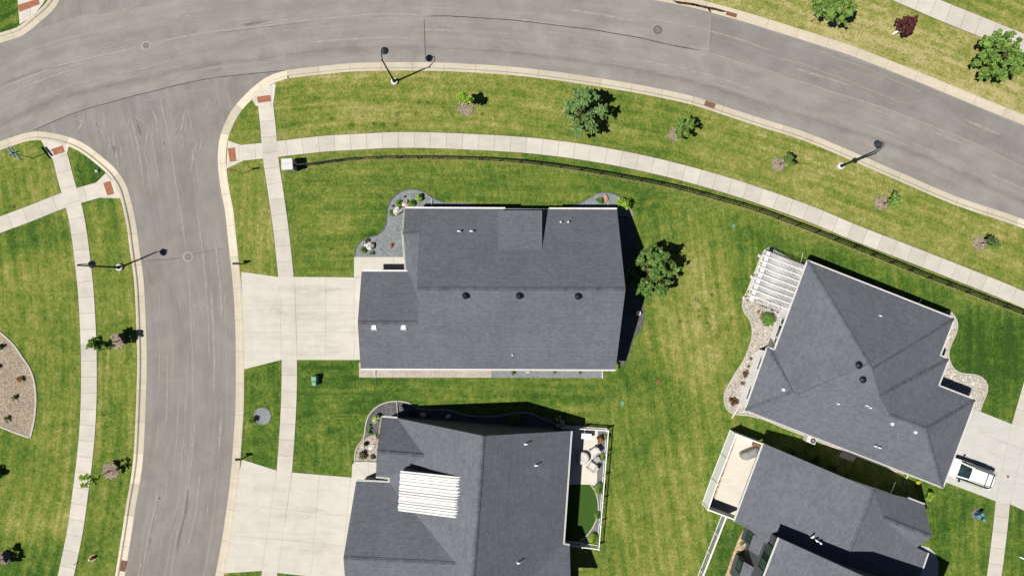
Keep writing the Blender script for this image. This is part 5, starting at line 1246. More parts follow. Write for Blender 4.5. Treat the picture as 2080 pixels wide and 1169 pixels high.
# --- the large house
eN1, eN2, eS1, eS2 = (823, 423), (1253, 425), (733, 748), (1250, 750)
hN = lambda x, y: plane_h(x, y, eN1, eN2, 3.0, .607)
hSs = lambda x, y: plane_h(x, y, eS1, eS2, 3.0, .607)
V = dict(a=(823, 423, 3.0), a2=(819, 474, hN(819, 474)), b=(1253, 425, 3.0), r2=(1270, 587, 7.5), r1=(848, 586, 7.5), p=(851, 473, hN(851, 473)), q=(847, 565, 4.6), s=(825, 548, 3.5), c=(1250, 750, 3.0), d=(733, 748, 3.0), g1=(727, 655, hSs(727, 655)), g2=(848, 655, hSs(848, 655)), e=(735, 551, 3.0), s2=(829, 551, 3.0), v=(848, 603, 4.35),
         d0=(1011, 427, 4.15), d1=(1101, 427, 4.15), d2=(1101, 507, hN(1101, 507) + .02), d3=(1012, 507, hN(1012, 507) + .02))
H1 = House('house', 'large grey roofed house with the wide driveway, in the middle of the photo', V, [('a', 'b', 'r2', 'r1', 'p', 'a2'), ('a2', 'p', 'q', 's'), ('r1', 'r2', 'c', 'd', 'g1', 'g2'), ('e', 's2', 'v', 'g2', 'g1'), ('s2', 's', 'q', 'v'), ('d0', 'd1', 'd2', 'd3')], (1000, 590))
H1.fascia(skip=[('p', 'q'), ('q', 'v'), ('v', 'g2'), ('g2', 'r1'), ('r1', 'p'), ('d2', 'd3'), ('s2', 's'), ('d1', 'd2'), ('d3', 'd0'), ('d0', 'd1')])
H1.gutters([((823, 423, 3.0), (1026, 424, 3.0)), ((1115, 424.6, 3.0), 'b'), ('c', 'd'), ('e', 's2'), ('a', 'a2'), ('a2', 's')])
H1.ridge([('r1', 'r2'), ('g1', 'g2'), ('a2', 'p')])
ins = H1.walls([(823, 423, 3.0), (1253, 425, 3.0), (1270, 587, 7.5), (1250, 750, 3.0), (733, 748, 3.0), (727, 655, 5.65), (735, 551, 3.0), (829, 551, 3.0), (826, 500, 3.2)], .40, 'greige')
mb = MB(); vv = H1.V; mb.add([vv['r1'], vv['p'], vv['q'], vv['v'], vv['g2']], [(0, 1, 2, 3, 4)]);
for a, b in (('d0', 'd1'), ('d1', 'd2'), ('d3', 'd0')):
    A, B = vv[a].copy(), vv[b].copy(); ctr = (vv['d0'] + vv['d2']) / 2; A = A.lerp(Vector((ctr.x, ctr.y, A.z)), .05); B = B.lerp(Vector((ctr.x, ctr.y, B.z)), .05)
    mb.add([A - Vector((0, 0, .02)), B - Vector((0, 0, .02)), B - Vector((0, 0, 2)), A - Vector((0, 0, 2))], [(0, 1, 2, 3)])
mb.build('dormer_wall', 'grey_siding', H1.root)
for x, y in ((946, 600), (1055, 600), (1174, 601)): H1.round_vent(x, y)
for x, y in ((760, 664), (820, 664)): H1.box_vent(x, y)
for x, y in ((936, 470), (961, 470)): H1.pipe(x, y, .45, .06, PI)
for x, y in ((1139, 451), (1154, 451)): H1.pipe(x, y, .35, .07)
H1.pipe(1041, 720, .3, .05)
H1.downspout((877, 440), (877, 404)); H1.downspout((1233, 440), (1236, 408)); H1.downspout((762, 735), (762, 767)); H1.downspout((1224, 735), (1224, 768))
H1.opening(4, .62, 2.6, .15, 2.3, 'garage_door', 'siding'); H1.opening(5, .5, 4.6, .15, 2.3, 'garage_door', 'siding')
H1.opening(7, .35, 1.0, .2, 2.3, 'door', 'wood'); H1.opening(0, .2, 1.5, .9, 2.2); H1.opening(0, .75, 1.5, .9, 2.2); H1.opening(1, .5, 1.8, .9, 2.3, parts=2); H1.opening(2, .5, 2.4, .3, 2.4, parts=2); H1.opening(3, .3, 1.4, .9, 2.2); H1.opening(3, .6, 1.4, .9, 2.2)

# --- the patio house
V = dict(A=(776, 846.5, 3.0), B=(807, 849, 3.0), R0=(982, 885, 7.5), R1=(956, 1240, 7.5), N=(1160, 875, 3.0), E=(1144, 1104.5, 3.0), E1=(1157, 1107, 3.0), E2=(1160, 1240, 6.0), X=(1022, 1240, 6.2), C=(862, 925, 5.2), D=(766, 918, 5.2), F=(764, 967, 3.2), G=(791, 970, 3.2), I=(791, 979, 3.0), Q=(724, 976, 3.0), T=(698, 1132, 6.1), K=(927, 1144, 6.1), L=(832, 1240, 4.3), U=(706, 1240, 4.3))
H2 = House('house', 'grey roofed house with the white corrugated roof sheet and fenced patio', V, [('B', 'C', 'G', 'I', 'K', 'L', 'R1', 'R0'), ('A', 'B', 'C', 'D'), ('D', 'C', 'G', 'F'), ('Q', 'I', 'K', 'T'), ('T', 'K', 'L', 'U'), ('R0', 'R1', 'X', 'E', 'N'), ('E', 'X', 'E2', 'E1')], (960, 1000))
H2.fascia(skip=[('L', 'U'), ('L', 'R1'), ('R1', 'X'), ('X', 'E2')])
H2.gutters([('A', 'B'), ('F', 'G'), ('G', 'I'), ('Q', 'I'), ('N', 'E'), ('E', 'E1'), ((776, 846.5, 3.0), (771, 880, 4.0))], .10)
H2.ridge([('R0', 'R1'), ('D', 'C'), ('T', 'K')])
H2.walls([(776, 846.5, 3.0), (807, 849, 3.0), (982, 885, 7.5), (1160, 875, 3.0), (1144, 1104.5, 3.0), (1157, 1107, 3.0), (1160, 1240, 3.0), (706, 1240, 3.4), (698, 1132, 6.1), (724, 976, 3.0), (791, 979, 3.0), (791, 970, 3.0), (764, 967, 3.0), (766, 918, 5.2)], .36, 'grey_siding', .25)
for x, y in ((1066, 901), (1087, 944), (1051, 1141)): H2.pipe(x, y, .32, .06, .3)
H2.downspout((808, 843), (806, 814))
H2.opening(8, .5, 4.8, .15, 2.3, 'garage_door', 'siding'); H2.opening(12, .5, 1.6, .8, 2.3, parts=2); H2.opening(3, .2, 2.6, .3, 2.5, parts=2); H2.opening(3, .65, 1.6, .9, 2.3)
for x, y in ((957, 867.5), (1046, 873.5)):
    p = P(x, y); mb = MB(); a = -.07
    for o in (-.48, .48): mb.box((p[0] + o, p[1], .14), (.05, .30, .22), a)
    for o in (-.14, .14): mb.box((p[0], p[1] + o, .14), (1.0, .05, .22), a)
    mb.box((p[0], p[1], .14), (.9, .24, .05), a, 1); mb.build('window_well', ['white', 'black'], H2.root)
# corrugated white roof sheet over the valley
c0, c1, c2, c3 = P3(813, 955, 5.75), P3(938, 968, 6.75), P3(934, 1053, 6.75), P3(808, 1037, 5.75)
mb = MB(); nn = 184; mm = 12; rnd = random.Random(3); vs = []
ph = [rnd.uniform(0, 6) for _ in range(6)]
for j in range(nn + 1):
    t = j / nn; A = c0.lerp(c3, t); B = c1.lerp(c2, t); cyc = t * 14.5 + .35 * math.sin(t * 9)
    for i in range(mm + 1):
        s_ = i / mm; p = A.lerp(B, s_); fr = cyc % 1.0
        k_ = int(cyc); amp = .12 + .10 * abs(math.sin(k_ * 2.3 + 1)); z = -.55 * amp * fr ** 1.5 + .010 * math.sin(fr * 2 * PI * 2 + k_) + .012 * math.sin(s_ * 9 + t * 14)
        e = .05 * math.sin(t * 46 + ph[2]) if i == mm else (.03 * math.sin(t * 40) if i == 0 else 0)
        vs.append((p.x + e, p.y, p.z + z))
fs = [(j * (mm + 1) + i, (j + 1) * (mm + 1) + i, (j + 1) * (mm + 1) + i + 1, j * (mm + 1) + i + 1) for j in range(nn) for i in range(mm)]
N_ = len(vs); vs2 = vs + [(x, y, z - .04) for x, y, z in vs]
mb.add(vs2, fs + [tuple(N_ + k for k in f[::-1]) for f in fs]); mb.build('corrugated_sheet', 'panel', H2.roof)  # lapped white sheets
mb = MB()
cc = (c0 + c1 + c2 + c3) / 4
L4 = [q.lerp(Vector((cc.x, cc.y, q.z)), .06) - Vector((0, 0, .06)) for q in (c0, c1, c2, c3)]
for i in (0, 2, 3):
    a, b = L4[i], L4[(i + 1) % 4]; mb.add([a, b, b - Vector((0, 0, 2.6)), a - Vector((0, 0, 2.6))], [(0, 1, 2, 3)])
mb.build('dormer_wall', 'grey_siding', H2.root)
# patio: paving, gravel, turf
slab([(1140, 872), (1214, 872), (1212, 984), (1140, 982)], 'patio', ['patio', 'joint'], .152, [((1184, 872), (1180, 983)), ((1140, 930), (1213, 930))])
bed([(1146, 862), (1233, 868), (1214, 1105), (1146, 1097), (1150, 985), (1205, 985), (1213, 950), (1214, 874), (1146, 868)], 'gravel_bed', 'gravel', 'grey gravel strip inside the white patio fence', .147, False)
TE = [(1199, 982.4), (1206, 992), (1211, 1003), (1214, 1016), (1215, 1030), (1213, 1045), (1209, 1058), (1203, 1070), (1196, 1080), (1188, 1089), (1178, 1095)]
bed([(1140, 982)] + TE + [(1140, 1099)], 'artificial_turf', 'turf', 'dark green artificial turf beside the patio', .158, False, 'turf')
edging(TE, .05, .17, w=.10)
for i, (x, y, r_, h_, lf, lab) in enumerate([(1216, 989, .62, .75, 'ornamental', 'largest feathery grass between patio and turf'), (1226, 925, .40, .6, 'ornamental', 'feathery grass behind the two patio chairs'), (1213.5, 1043, .38, .6, 'ornamental', 'small feathery grass at the middle of the turf edge'), (1204.5, 1090, .60, .75, 'lime', 'lime feathery grass at the lower end of the turf'), (1232, 884, .34, .6, 'ornamental', 'feathery grass in the upper corner of the patio fence')]):
    tuft((x, y), lab, r_, h_, int(700 * r_), 30 + i, lf, group='feathery grasses along the patio fence')
# patio furniture
x, y = P(1183, 927); root = thing('fire_table', (x, y, .15), 'round pale fire table half in the shade on the patio', 'table')
mb = MB(); mb.lathe([(.50, .15), (.46, .20), (.46, .50), (.60, .52), (.60, .60), (.16, .60), (.15, .56), (0, .56)], (x, y, 0), 32); mb.build('table_top', 'cushion', root)
mb = MB(); mb.lathe([(.15, .565), (.12, .59), (0, .6)], (x, y, 0), 16); mb.build('burner', 'cushion', root)
def lounge(px, ang, label):
    root = thing('patio_chair', (0, 0, 0), label, 'chair', 'cushioned patio chairs')
    mb = MB(); mb.box((0, .03, .28), (.62, .62, .16), 0, 0, 0, .97); mb.build('seat', 'cushion', root)
    mb = MB(); mb.bar((0, -.30, .44), (0, -.46, .88), .60, .14); mb.build('backrest', 'cushion', root)
    for sx in (-1, 1):
        mb = MB(); mb.box((sx * .37, 0, .56), (.07, .78, .045)); mb.box((sx * .37, .34, .0), (.06, .06, .56)); mb.box((sx * .37, -.36, .0), (.06, .06, .56)); mb.build('arm_frame', 'grey_metal', root)
    mb = MB(); mb.box((0, .02, .22), (.70, .70, .05)); mb.build('seat_frame', 'grey_metal', root)
    root.location = (*P(*px), .15); root.rotation_euler = (0, 0, math.radians(ang)); return root
ch = lounge((1206, 914), 125, 'cushioned patio chair nearest the red potted plant'); ch2 = copy_tree(ch); ch2.location = (*P(1201.5, 944), .15); ch2.rotation_euler = (0, 0, math.radians(55)); ch2['label'] = 'cushioned patio chair at the lower end of the patio paving'
x, y = P(1212, 930); root = thing('side_table', (x, y, .15), 'small grey side table between the two patio chairs', 'table')
mb = MB(); mb.box((x, y, .50), (.5, .5, .04), .4); mb.build('table_top', 'grey_metal', root)
for k in range(4): mb = MB(); a = .4 + PI / 4 + k * PI / 2; mb.box((x + .3 * math.cos(a), y + .3 * math.sin(a), .15), (.04, .04, .36), .4); mb.build('leg', 'grey_metal', root)
x, y = P(1189, 881); root = thing('serving_cart', (x, y, .15), 'white topped serving cart at the house end of the patio', 'cart')
mb = MB(); mb.box((x, y, .92), (.95, .5, .05), -.05); mb.build('top', 'white', root)
for sx in (-.42, .42):
    mb = MB(); 
    for sy in (-.2, .2): mb.box((x + sx, y + sy, .15), (.05, .05, .78), -.05)
    mb.bar((x + sx, y - .2, .4), (x + sx, y + .2, .4), .04); mb.build('leg_frame', 'black', root)
x, y = P(1218, 888); root = thing('planter', (x, y, .15), 'square dark planter with a red flowering plant on the patio', 'planter')
mb = MB(); mb.box((x, y, .14), (.50, .50, .42), .5, 0, 0, 1.12); mb.build('pot', 'black', root)
rnd = random.Random(8); mb = MB(); leaves(mb, [(Vector((x - .02, y, .68)), .24), (Vector((x + .1, y - .12, .66)), .18)], 130, .06, rnd); mb.build('foliage', LEAF['mid'], root); mb = MB(); leaves(mb, [(Vector((x - .04, y - .03, .78)), .20), (Vector((x + .05, y - .12, .74)), .16)], 90, .06, rnd); mb.build('blossom', LEAF['redflower'], root)

# --- the pergola house
nA, nB, sA, sB, wA, wB = (1641, 530), (1938, 647), (1514, 832), (1915, 989), (1641, 530), (1574, 711)
hS = lambda x, y: plane_h(x, y, sA, sB, 3.0, .48)
V = dict(nw=(1641, 530, 3.0), ne=(1938, 647, 3.0), P1=(1766, 738, 6.6), P2=(1770, 748, 6.6), J=(1786, 803, hS(1786, 803)), L=(1806, 842, hS(1806, 842)), Mm=(1881, 870, hS(1881, 870)), X=(1619, 799, hS(1619, 799)), Y=(1611, 795, hS(1611, 795) - .02),
         sw=(1514, 832, 3.0), se=(1915, 989, 3.0), w1=(1559, 706, 3.0), w2=(1574, 711, 3.0), e1=(1909, 722, 3.0), e2=(1927, 729, 3.0), e3=(1906, 783, 3.0), e4=(1981, 812, 3.0))
H3 = House('house', 'grey hipped roof house with the white pergola and pebble beds', V, [('nw', 'ne', 'P2', 'P1'), ('nw', 'P1', 'X', 'Y', 'w2'), ('w1', 'w2', 'Y'), ('sw', 'w1', 'Y'), ('sw', 'Y', 'X', 'P1', 'P2', 'J', 'L', 'Mm', 'se'), ('ne', 'e1', 'J', 'P2'), ('e1', 'e2', 'J'), ('e2', 'e3', 'L', 'J'), ('e3', 'e4', 'Mm', 'L'), ('e4', 'se', 'Mm')], (1740, 760))
H3.fascia(); H3.gutters([('nw', 'ne'), ('nw', 'w2'), ('w2', 'w1'), ('w1', 'sw'), ('sw', 'se'), ('ne', 'e1'), ('e1', 'e2'), ('e2', 'e3'), ('e3', 'e4'), ('e4', 'se')], .09)
H3.ridge([('P1', 'nw'), ('P2', 'ne'), ('P1', 'P2'), ('X', 'P1'), ('Y', 'X'), ('sw', 'Y'), ('w1', 'Y'), ('J', 'e2'), ('L', 'Mm'), ('Mm', 'e4'), ('Mm', 'se')], .15, .42)
H3.walls([(1641, 530, 3.0), (1938, 647, 3.0), (1909, 722, 3.0), (1927, 729, 3.0), (1906, 783, 3.0), (1981, 812, 3.0), (1915, 989, 3.0), (1514, 832, 3.0), (1559, 706, 3.0), (1574, 711, 3.0)], .30, 'siding', .16)
H3.round_vent(1743, 741); H3.round_vent(1751, 770)
for x, y in ((1787, 641), (1702, 819), (1760, 823), (1767, 827)): H3.pipe(x, y, .3, .06)
for x, y, e in ((1778, 905, 2.8), (1786, 908, 2.8)): H3.pipe(x, y, .4, .06, e)
for x, y in ((1591, 791), (1812, 860), (1859, 877)): H3.box_vent(x, y, -.38, 'white', (.24, .24))
H3.downspout((1509, 813), (1486.5, 849)); H3.downspout((1850, 950), (1836, 985)); H3.downspout((1624, 545), (1631, 513)); H3.downspout((1860, 630), (1872, 606))
H3.opening(7, .78, 1.15, 1.45, 2.0); H3.opening(7, .24, 1.15, 1.45, 2.0)
H3.opening(9, .86, .6, 1.3, 2.0); H3.opening(9, .75, 1.2, 1.2, 2.1); H3.opening(9, .64, .6, 1.3, 2.0); H3.opening(9, .3, 2.8, .2, 2.3, 'door', 'glass', parts=2)
H3.opening(5, .5, 5.0, .15, 2.3, 'garage_door', 'siding'); H3.opening(3, .5, 1.1, .2, 2.3, 'door', 'wood'); H3.opening(0, .5, 1.8, .9, 2.3, parts=2)
# pergola
root = thing('pergola', (*P(1575, 570), .15), 'white slatted pergola against the pergola house wall', 'pergola')
cA, cB, cC, cD = P3(1549, 505, 2.6), P3(1644, 541, 2.6), P3(1604, 641, 2.6), P3(1513, 606, 2.6)
for i in range(8):
    t = .11 + i * .113; a = cA.lerp(cD, t); b = cB.lerp(cC, t); d = (b - a).normalized(); mb = MB(); mb.bar(a + d * .12, b + d * .1, .10, .16); mb.build('rafter', 'pergola_white', root)
for i in range(35):
    s_ = .05 + .93 * i / 34; a = cA.lerp(cB, s_) + Vector((0, 0, -.13)); b = cD.lerp(cC, s_) + Vector((0, 0, -.13)); mb = MB(); mb.bar(a, b, .036, .09); mb.build('slat', 'pergola_white', root)
a, b = cA.lerp(cB, .155), cD.lerp(cC, .155); mb = MB(); mb.bar(a + Vector((0, 0, -.29)), b + Vector((0, 0, -.29)), .34, .2); mb.build('beam', 'pergola_white', root)
for t in (.06, .5, .94):
    q = cA.lerp(cB, .155).lerp(cD.lerp(cC, .155), t); mb = MB(); mb.box((q.x, q.y, .12), (.16, .16, 2.25), -.37); mb.box((q.x, q.y, .12), (.26, .26, .2), -.37); mb.build('post', 'pergola_white', root)
slab([(1560, 500), (1556, 504), (1545, 515), (1534, 545), (1517, 587), (1508.5, 606), (1590, 640), (1640, 545)], 'patio', ['drive', 'joint'], .150)
for (x, y, lab, lf) in [(1545, 533, 'plant pot with a yellow green plant at the upper pergola edge', 'yellow'), (1517, 596, 'plant pot with yellow and red plants at the lower pergola corner', 'yellow')]:
    q = P(x, y); root = thing('planter', (*q, .15), lab, 'planter'); mb = MB(); mb.lathe([(.14, .15), (.20, .48), (.22, .49), (.17, .49), (.15, .42), (0, .42)], (*q, 0), 16); mb.build('pot', 'terra', root)
    rnd = random.Random(x); mb = MB(); leaves(mb, [(Vector((*q, .58)), .24)], 150, .06, rnd); mb.build('foliage', LEAF[lf], root)
# air conditioner and pad behind the pergola house
x, y = P(1640, 889); root = thing('air_conditioner', (x, y, .15), 'pale air conditioning unit beside the lower eave of the pergola house', 'air conditioner'); a = -.37
mb = MB(); mb.box((x, y, .15), (.92, .62, .75), a); mb.build('casing', 'cushion', root)
fx, fy = x + .16 * math.cos(a), y + .16 * math.sin(a)
mb = MB(); mb.lathe([(.25, .90), (.25, .925), (.20, .925), (.19, .905), (0, .905)], (fx, fy, 0), 24); mb.build('fan_shroud', 'black', root)
mb = MB()
for k in range(5): t = k * 2 * PI / 5; mb.box((fx + .10 * math.cos(t), fy + .10 * math.sin(t), .906), (.17, .05, .01), t)
mb.build('fan_blade', 'grey_metal', root)
slab([(1709, 915), (1738, 926), (1731, 937), (1703, 926)], 'concrete_pad', ['walk', 'joint'], .16)

# --- the two storey house at the lower right
A0, Wc = (1551, 900), (1492, 1058)
hW = lambda x, y: plane_h(x, y, A0, Wc, 3.0, .345)
V = dict(A=(1551, 900, 3.0), R0=(1775, 995, 5.9), R1=(1718, 1141, 5.9), R2=(1679, 1241, 5.9), Y=(1606, 1145, hW(1606, 1145)), S1=(1524, 1076, hW(1524, 1076)), Wc=(1492, 1058, 3.0), B=(1845, 1011.5, 3.6), Cc=(1793, 1051, 5.2), Dd=(1892, 1090, 4.9), N2=(1878, 1024, 3.4), F=(1861, 1111, 3.9), Gg=(1885, 1122, 3.5), Hh=(1873, 1156, 3.5), Ii=(1842, 1241, 3.5))
H4 = House('house', 'grey roofed house with a taller dark sided part at the lower right', V, [('A', 'R0', 'R1', 'R2', 'Y', 'S1', 'Wc'), ('B', 'N2', 'Dd', 'Cc'), ('Cc', 'Dd', 'F'), ('R0', 'B', 'Cc', 'F', 'Gg', 'Hh', 'Ii', 'R2', 'R1')], (1720, 1060))
H4.fascia(skip=[('R2', 'Y'), ('S1', 'Y'), ('Ii', 'R2'), ('F', 'Gg'), ('Dd', 'F'), ('A', 'R0'), ('R0', 'B'), ('S1', 'Wc')]); H4.gutters([('A', 'Wc'), ('B', 'N2'), ('Gg', 'Hh')], .09)
for a, b in (('A', 'R0'), ('R0', 'B'), ('Dd', 'F'), ('S1', 'Wc')): mb = MB(); mb.bar(H4.V[a] - Vector((0, 0, .1)), H4.V[b] - Vector((0, 0, .1)), .035, .17); mb.build('rake_board', 'grey_siding', H4.roof)
H4.ridge([('R0', 'R1'), ('R1', 'R2'), ('Cc', 'Dd')], .17, .45)
H4.walls([(1600, 920, 3.7), (1775, 995, 5.9), (1845, 1011.5, 3.0), (1878, 1024, 3.0), (1892, 1090, 5.0), (1861, 1111, 3.2), (1885, 1122, 3.0), (1842, 1241, 3.0), (1600, 1241, 3.0), (1560, 1100, 3.0), (1541, 1078, 3.8)], .38, 'siding', .25)
H4.pipe(1645, 1088, .5, .08, 1.0); H4.pipe(1654, 1093, .7, .08); H4.pipe(1661, 1098, .7, .10)
H4.opening(3, .5, 1.5, .9, 2.2)
H4.downspout((1808, 1004), (1819, 978))
# taller part
V = dict(a=(1583, 1092, 6.2), p=(1775, 1179, 9.1), p2=(1719, 1325, 9.1), b=(1522, 1250, 6.2), c=(1946, 1231, 6.2), c2=(1890, 1370, 6.2))
class Upper(House):
    def __init__(s, parent, V, faces):
        s.V = {k: P3(*v) for k, v in V.items()}; s.root = parent.root; s.tris = []
        mb = MB(); edges = {}
        for f in faces:
            pts = [s.V[k] for k in f]; n = face_normal(pts); n = n if n.z > 0 else -n
            u = Vector((0, 0, 1)).cross(n).normalized(); v = n.cross(u); uv = [(q.dot(u), q.dot(v)) for q in pts]
            idx = tuple(range(len(pts))) if face_normal(pts).z > 0 else tuple(range(len(pts)))[::-1]
            mb.add(pts, [idx], 0, 0.0, uv); mb.add([q - Vector((0, 0, .14)) for q in pts], [idx[::-1]], 1, 0.0, uv)
            cen = sum(pts, Vector()) / len(pts)
            for i in range(len(f)): edges.setdefault(tuple(sorted((f[i], f[(i + 1) % len(f)]))), []).append(cen)
        s.roof = mb.build('upper_roof', ['shingle', 'white'], s.root); s.bound = {e: c[0] for e, c in edges.items() if len(c) == 1}
U4 = Upper(H4, V, [('a', 'p', 'p2', 'b'), ('p', 'c', 'c2', 'p2')])
U4.gutters([('a', 'b')], .10)
mb = MB(); mb.bar(U4.V['a'] - Vector((0, 0, .1)), U4.V['p'] - Vector((0, 0, .1)), .035, .17); mb.build('rake_board', 'grey_siding', U4.roof); mb = MB(); mb.bar(U4.V['p'] - Vector((0, 0, .1)), U4.V['c'] - Vector((0, 0, .1)), .035, .17); mb.build('rake_board', 'grey_siding', U4.roof)
U4.ridge([('p', 'p2')])
U4.walls([(1583, 1092, 6.2), (1775, 1179, 9.1), (1946, 1231, 6.2), (1890, 1370, 6.2), (1719, 1325, 9.1), (1522, 1250, 6.2)], .30, 'grey_siding', .2, name='upper_wall')
U4.opening(5, .24, 1.4, 4.0, 5.5, frame='black'); U4.opening(5, .37, 1.4, 4.0, 5.5, frame='black')
# bays with low roofs on the dark wall
for pts, wins in (([(1531, 1085, 2.75), (1557, 1098, 3.35), (1546, 1132, 3.35), (1520, 1115, 2.75)], .8), ([(1511.5, 1140, 2.75), (1536.5, 1154, 3.35), (1521, 1200, 3.35), (1496, 1188, 2.75)], .6)):
    pv = [P3(*q) for q in pts]; n = face_normal(pv); n = n if n.z > 0 else -n; u = Vector((0, 0, 1)).cross(n).normalized(); v = n.cross(u)
    mb = MB(); up = (0, 1, 2, 3) if face_normal(pv).z > 0 else (3, 2, 1, 0); mb.add(pv, [up], 0, 0, [(q.dot(u), q.dot(v)) for q in pv]); dn = [q - Vector((0, 0, .12)) for q in pv]
    mb.add(pv + dn, [up[::-1] and tuple(4 + k for k in up[::-1])] + [(i, (i + 1) % 4, 4 + (i + 1) % 4, 4 + i) for i in range(4)], 1); mb.build('bay_roof', ['shingle', 'grey_siding'], H4.root)
    mb = MB(); ic = inset_poly([Vector((q.x, q.y)) for q in pv], .14); mb.prism([(q.x, q.y) for q in ic], 0, 2.62, 0); mb.build('bay_wall', 'grey_siding', H4.root)
    a, b = Vector(ic[0]), Vector(ic[3]); d = (b - a).normalized(); o = Vector((d.y, -d.x));
    if o.x > 0: o = -o
    c = a.lerp(b, .3); C3 = Vector((c.x, c.y, 0)) + Vector((o.x, o.y, 0)) * .02; D3_ = Vector((d.x, d.y, 0)); mb = MB(); Aw, Bw = C3 - D3_ * .5, C3 + D3_ * .5
    for z_ in (1.2, 2.3): mb.bar(Aw + Vector((0, 0, z_)), Bw + Vector((0, 0, z_)), .09, .09)
    for q in (Aw, Bw): mb.bar(q + Vector((0, 0, 1.2)), q + Vector((0, 0, 2.3)), .09, .09)
    w_ = mb.build('window', 'black', H4.root); mb = MB(); mb.bar(Aw + Vector((0, 0, 1.75)), Bw + Vector((0, 0, 1.75)), .04, 1.06); mb.build('pane', 'glass', w_)
# sandy patio with a covered grill
slab([(1497, 882), (1552, 902), (1500, 1048), (1446, 1026)], 'patio', ['patio', 'joint'], .150)
bed([(1482, 874), (1500, 881), (1447, 1026), (1428, 1019)], 'gravel_bed', 'tan_rock', 'narrow tan gravel strip inside the solid white fence', .146, False)
x, y = P(1519, 917); root = thing('covered_grill', (x, y, .15), 'grill under a grey cover on the sandy patio', 'grill'); a = math.radians(22)
mb = MB(); vs = []; ca, sa = math.cos(a), math.sin(a)
ringsz = [(.15, .92, .42), (.55, .88, .40), (.86, .84, .38), (1.0, .62, .34), (1.10, .50, .22), (1.12, .3, .08)]
for z_, hx, hy in ringsz:
    for k in range(16):
        t = 2 * PI * k / 16; cx_ = abs(math.cos(t)) ** .45 * math.copysign(1, math.cos(t)) * hx; cy_ = abs(math.sin(t)) ** .45 * math.copysign(1, math.sin(t)) * hy
        j = 1 + .05 * noise.noise(Vector((cx_ * 4, cy_ * 4, z_ * 3))); vs.append((x + (cx_ * ca - cy_ * sa) * j, y + (cx_ * sa + cy_ * ca) * j, z_))
fs = [(i * 16 + k, i * 16 + (k + 1) % 16, (i + 1) * 16 + (k + 1) % 16, (i + 1) * 16 + k) for i in range(len(ringsz) - 1) for k in range(16)] + [tuple(range(80, 96))]
mb.add(vs, fs, 0, 0, None, False); mb.build('cover', 'cover', root); mb = MB(); mb.tube([(x - .55 * ca + .5 * sa, y - .55 * sa - .5 * ca, .62), (x + .55 * ca + .5 * sa, y + .55 * sa - .5 * ca, .62)], .02, 6); mb.build('handle', 'grey_metal', root)
x, y = P(1535, 902); root = thing('wooden_bench', (x, y, .15), 'narrow brown bench at the shaded end of the sandy patio', 'bench')
mb = MB(); 
for o in (-.12, 0, .12): mb.bar((x - .45 + o * .38, y + .18 + o * .93, .6), (x + .45 + o * .38, y - .18 + o * .93, .6), .10, .04)
mb.build('seat', 'wood', root)
for s_ in (-.38, .38): mb = MB(); mb.box((x + s_, y - s_ * .4, .14), (.06, .30, .44), -.38); mb.build('leg', 'wood', root)

# shaded bed between the two right houses
for i, (x, y) in enumerate([(1607, 914), (1655, 930), (1692, 945)]):
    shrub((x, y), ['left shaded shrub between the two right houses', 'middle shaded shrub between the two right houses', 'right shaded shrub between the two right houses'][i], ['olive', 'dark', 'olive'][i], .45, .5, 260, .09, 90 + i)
shrub((1881, 1003), 'lime green shrub between the garage of the pergola house and its neighbour', 'lime', .52, .9, 420, .10, 95)
shrub((1862, 978), 'yellow leaved low plant under the eave by the white car', 'yellow', .38, .3, 300, .08, 96, ry=.2)

# ------------------------------------------------------------------ white car
cx, cy = P(1957, 955); root = thing('car', (cx, cy, .144), 'white estate car with roof bars parked on the right driveway', 'car'); yaw = math.radians(180 - 20)
ST = [  # x, half width, sill, belt z, roof half width, roof z
    (-2.36, .72, .45, .80, .60, .86), (-2.30, .86, .34, .98, .66, 1.03), (-2.18, .92, .30, 1.02, .66, 1.12), (-1.80, .945, .27, 1.03, .60, 1.60), (-1.6, .95, .26, 1.03, .60, 1.65), (-.9, .955, .25, 1.02, .625, 1.71), (-.1, .955, .25, 1.00, .63, 1.71), (.35, .955, .25, .99, .62, 1.67), (.52, .955, .25, .985, .60, 1.63),
    (1.30, .95, .26, .98, .70, 1.06), (1.42, .945, .27, .97, .70, 1.03), (1.95, .92, .30, .90, .68, .95), (2.22, .84, .34, .78, .62, .82), (2.34, .66, .45, .62, .5, .66)]
rings = []
for x_, w_, sl, bz, rw, rz in ST:
    half = [(w_ * .80, sl), (w_ * .97, sl + .12), (w_, sl + (bz - sl) * .55), (w_ * .97, bz - .03), (w_ * .93, bz), (rw + .04, rz - .05), (rw * .88, rz), (rw * .45, rz + .025), (0, rz + .03)]
    rings.append([(x_, -y_, z_) for y_, z_ in half] + [(x_, y_, z_) for y_, z_ in half[-2::-1]])
nr = len(rings[0]); body = MB(); wind = MB(); rear = MB(); sideg = MB(); flatv = [p for r_ in rings for p in r_]
groups = {'body': [], 'wind': [], 'rear': [], 'side': []}
for i in range(len(rings) - 1):
    for k in range(nr - 1):
        f = (i * nr + k, i * nr + k + 1, (i + 1) * nr + k + 1, (i + 1) * nr + k); xa = (ST[i][0] + ST[i + 1][0]) / 2; kk = min(k, nr - 2 - k); g_ = 'body'
        if kk in (6, 7) and .5 < xa < 1.25: g_ = 'wind'
        elif kk in (6, 7) and -2.15 < xa < -1.85: g_ = 'rear'
        elif kk == 4 and -1.75 < xa < 1.2: g_ = 'side'
        groups[g_].append(f)
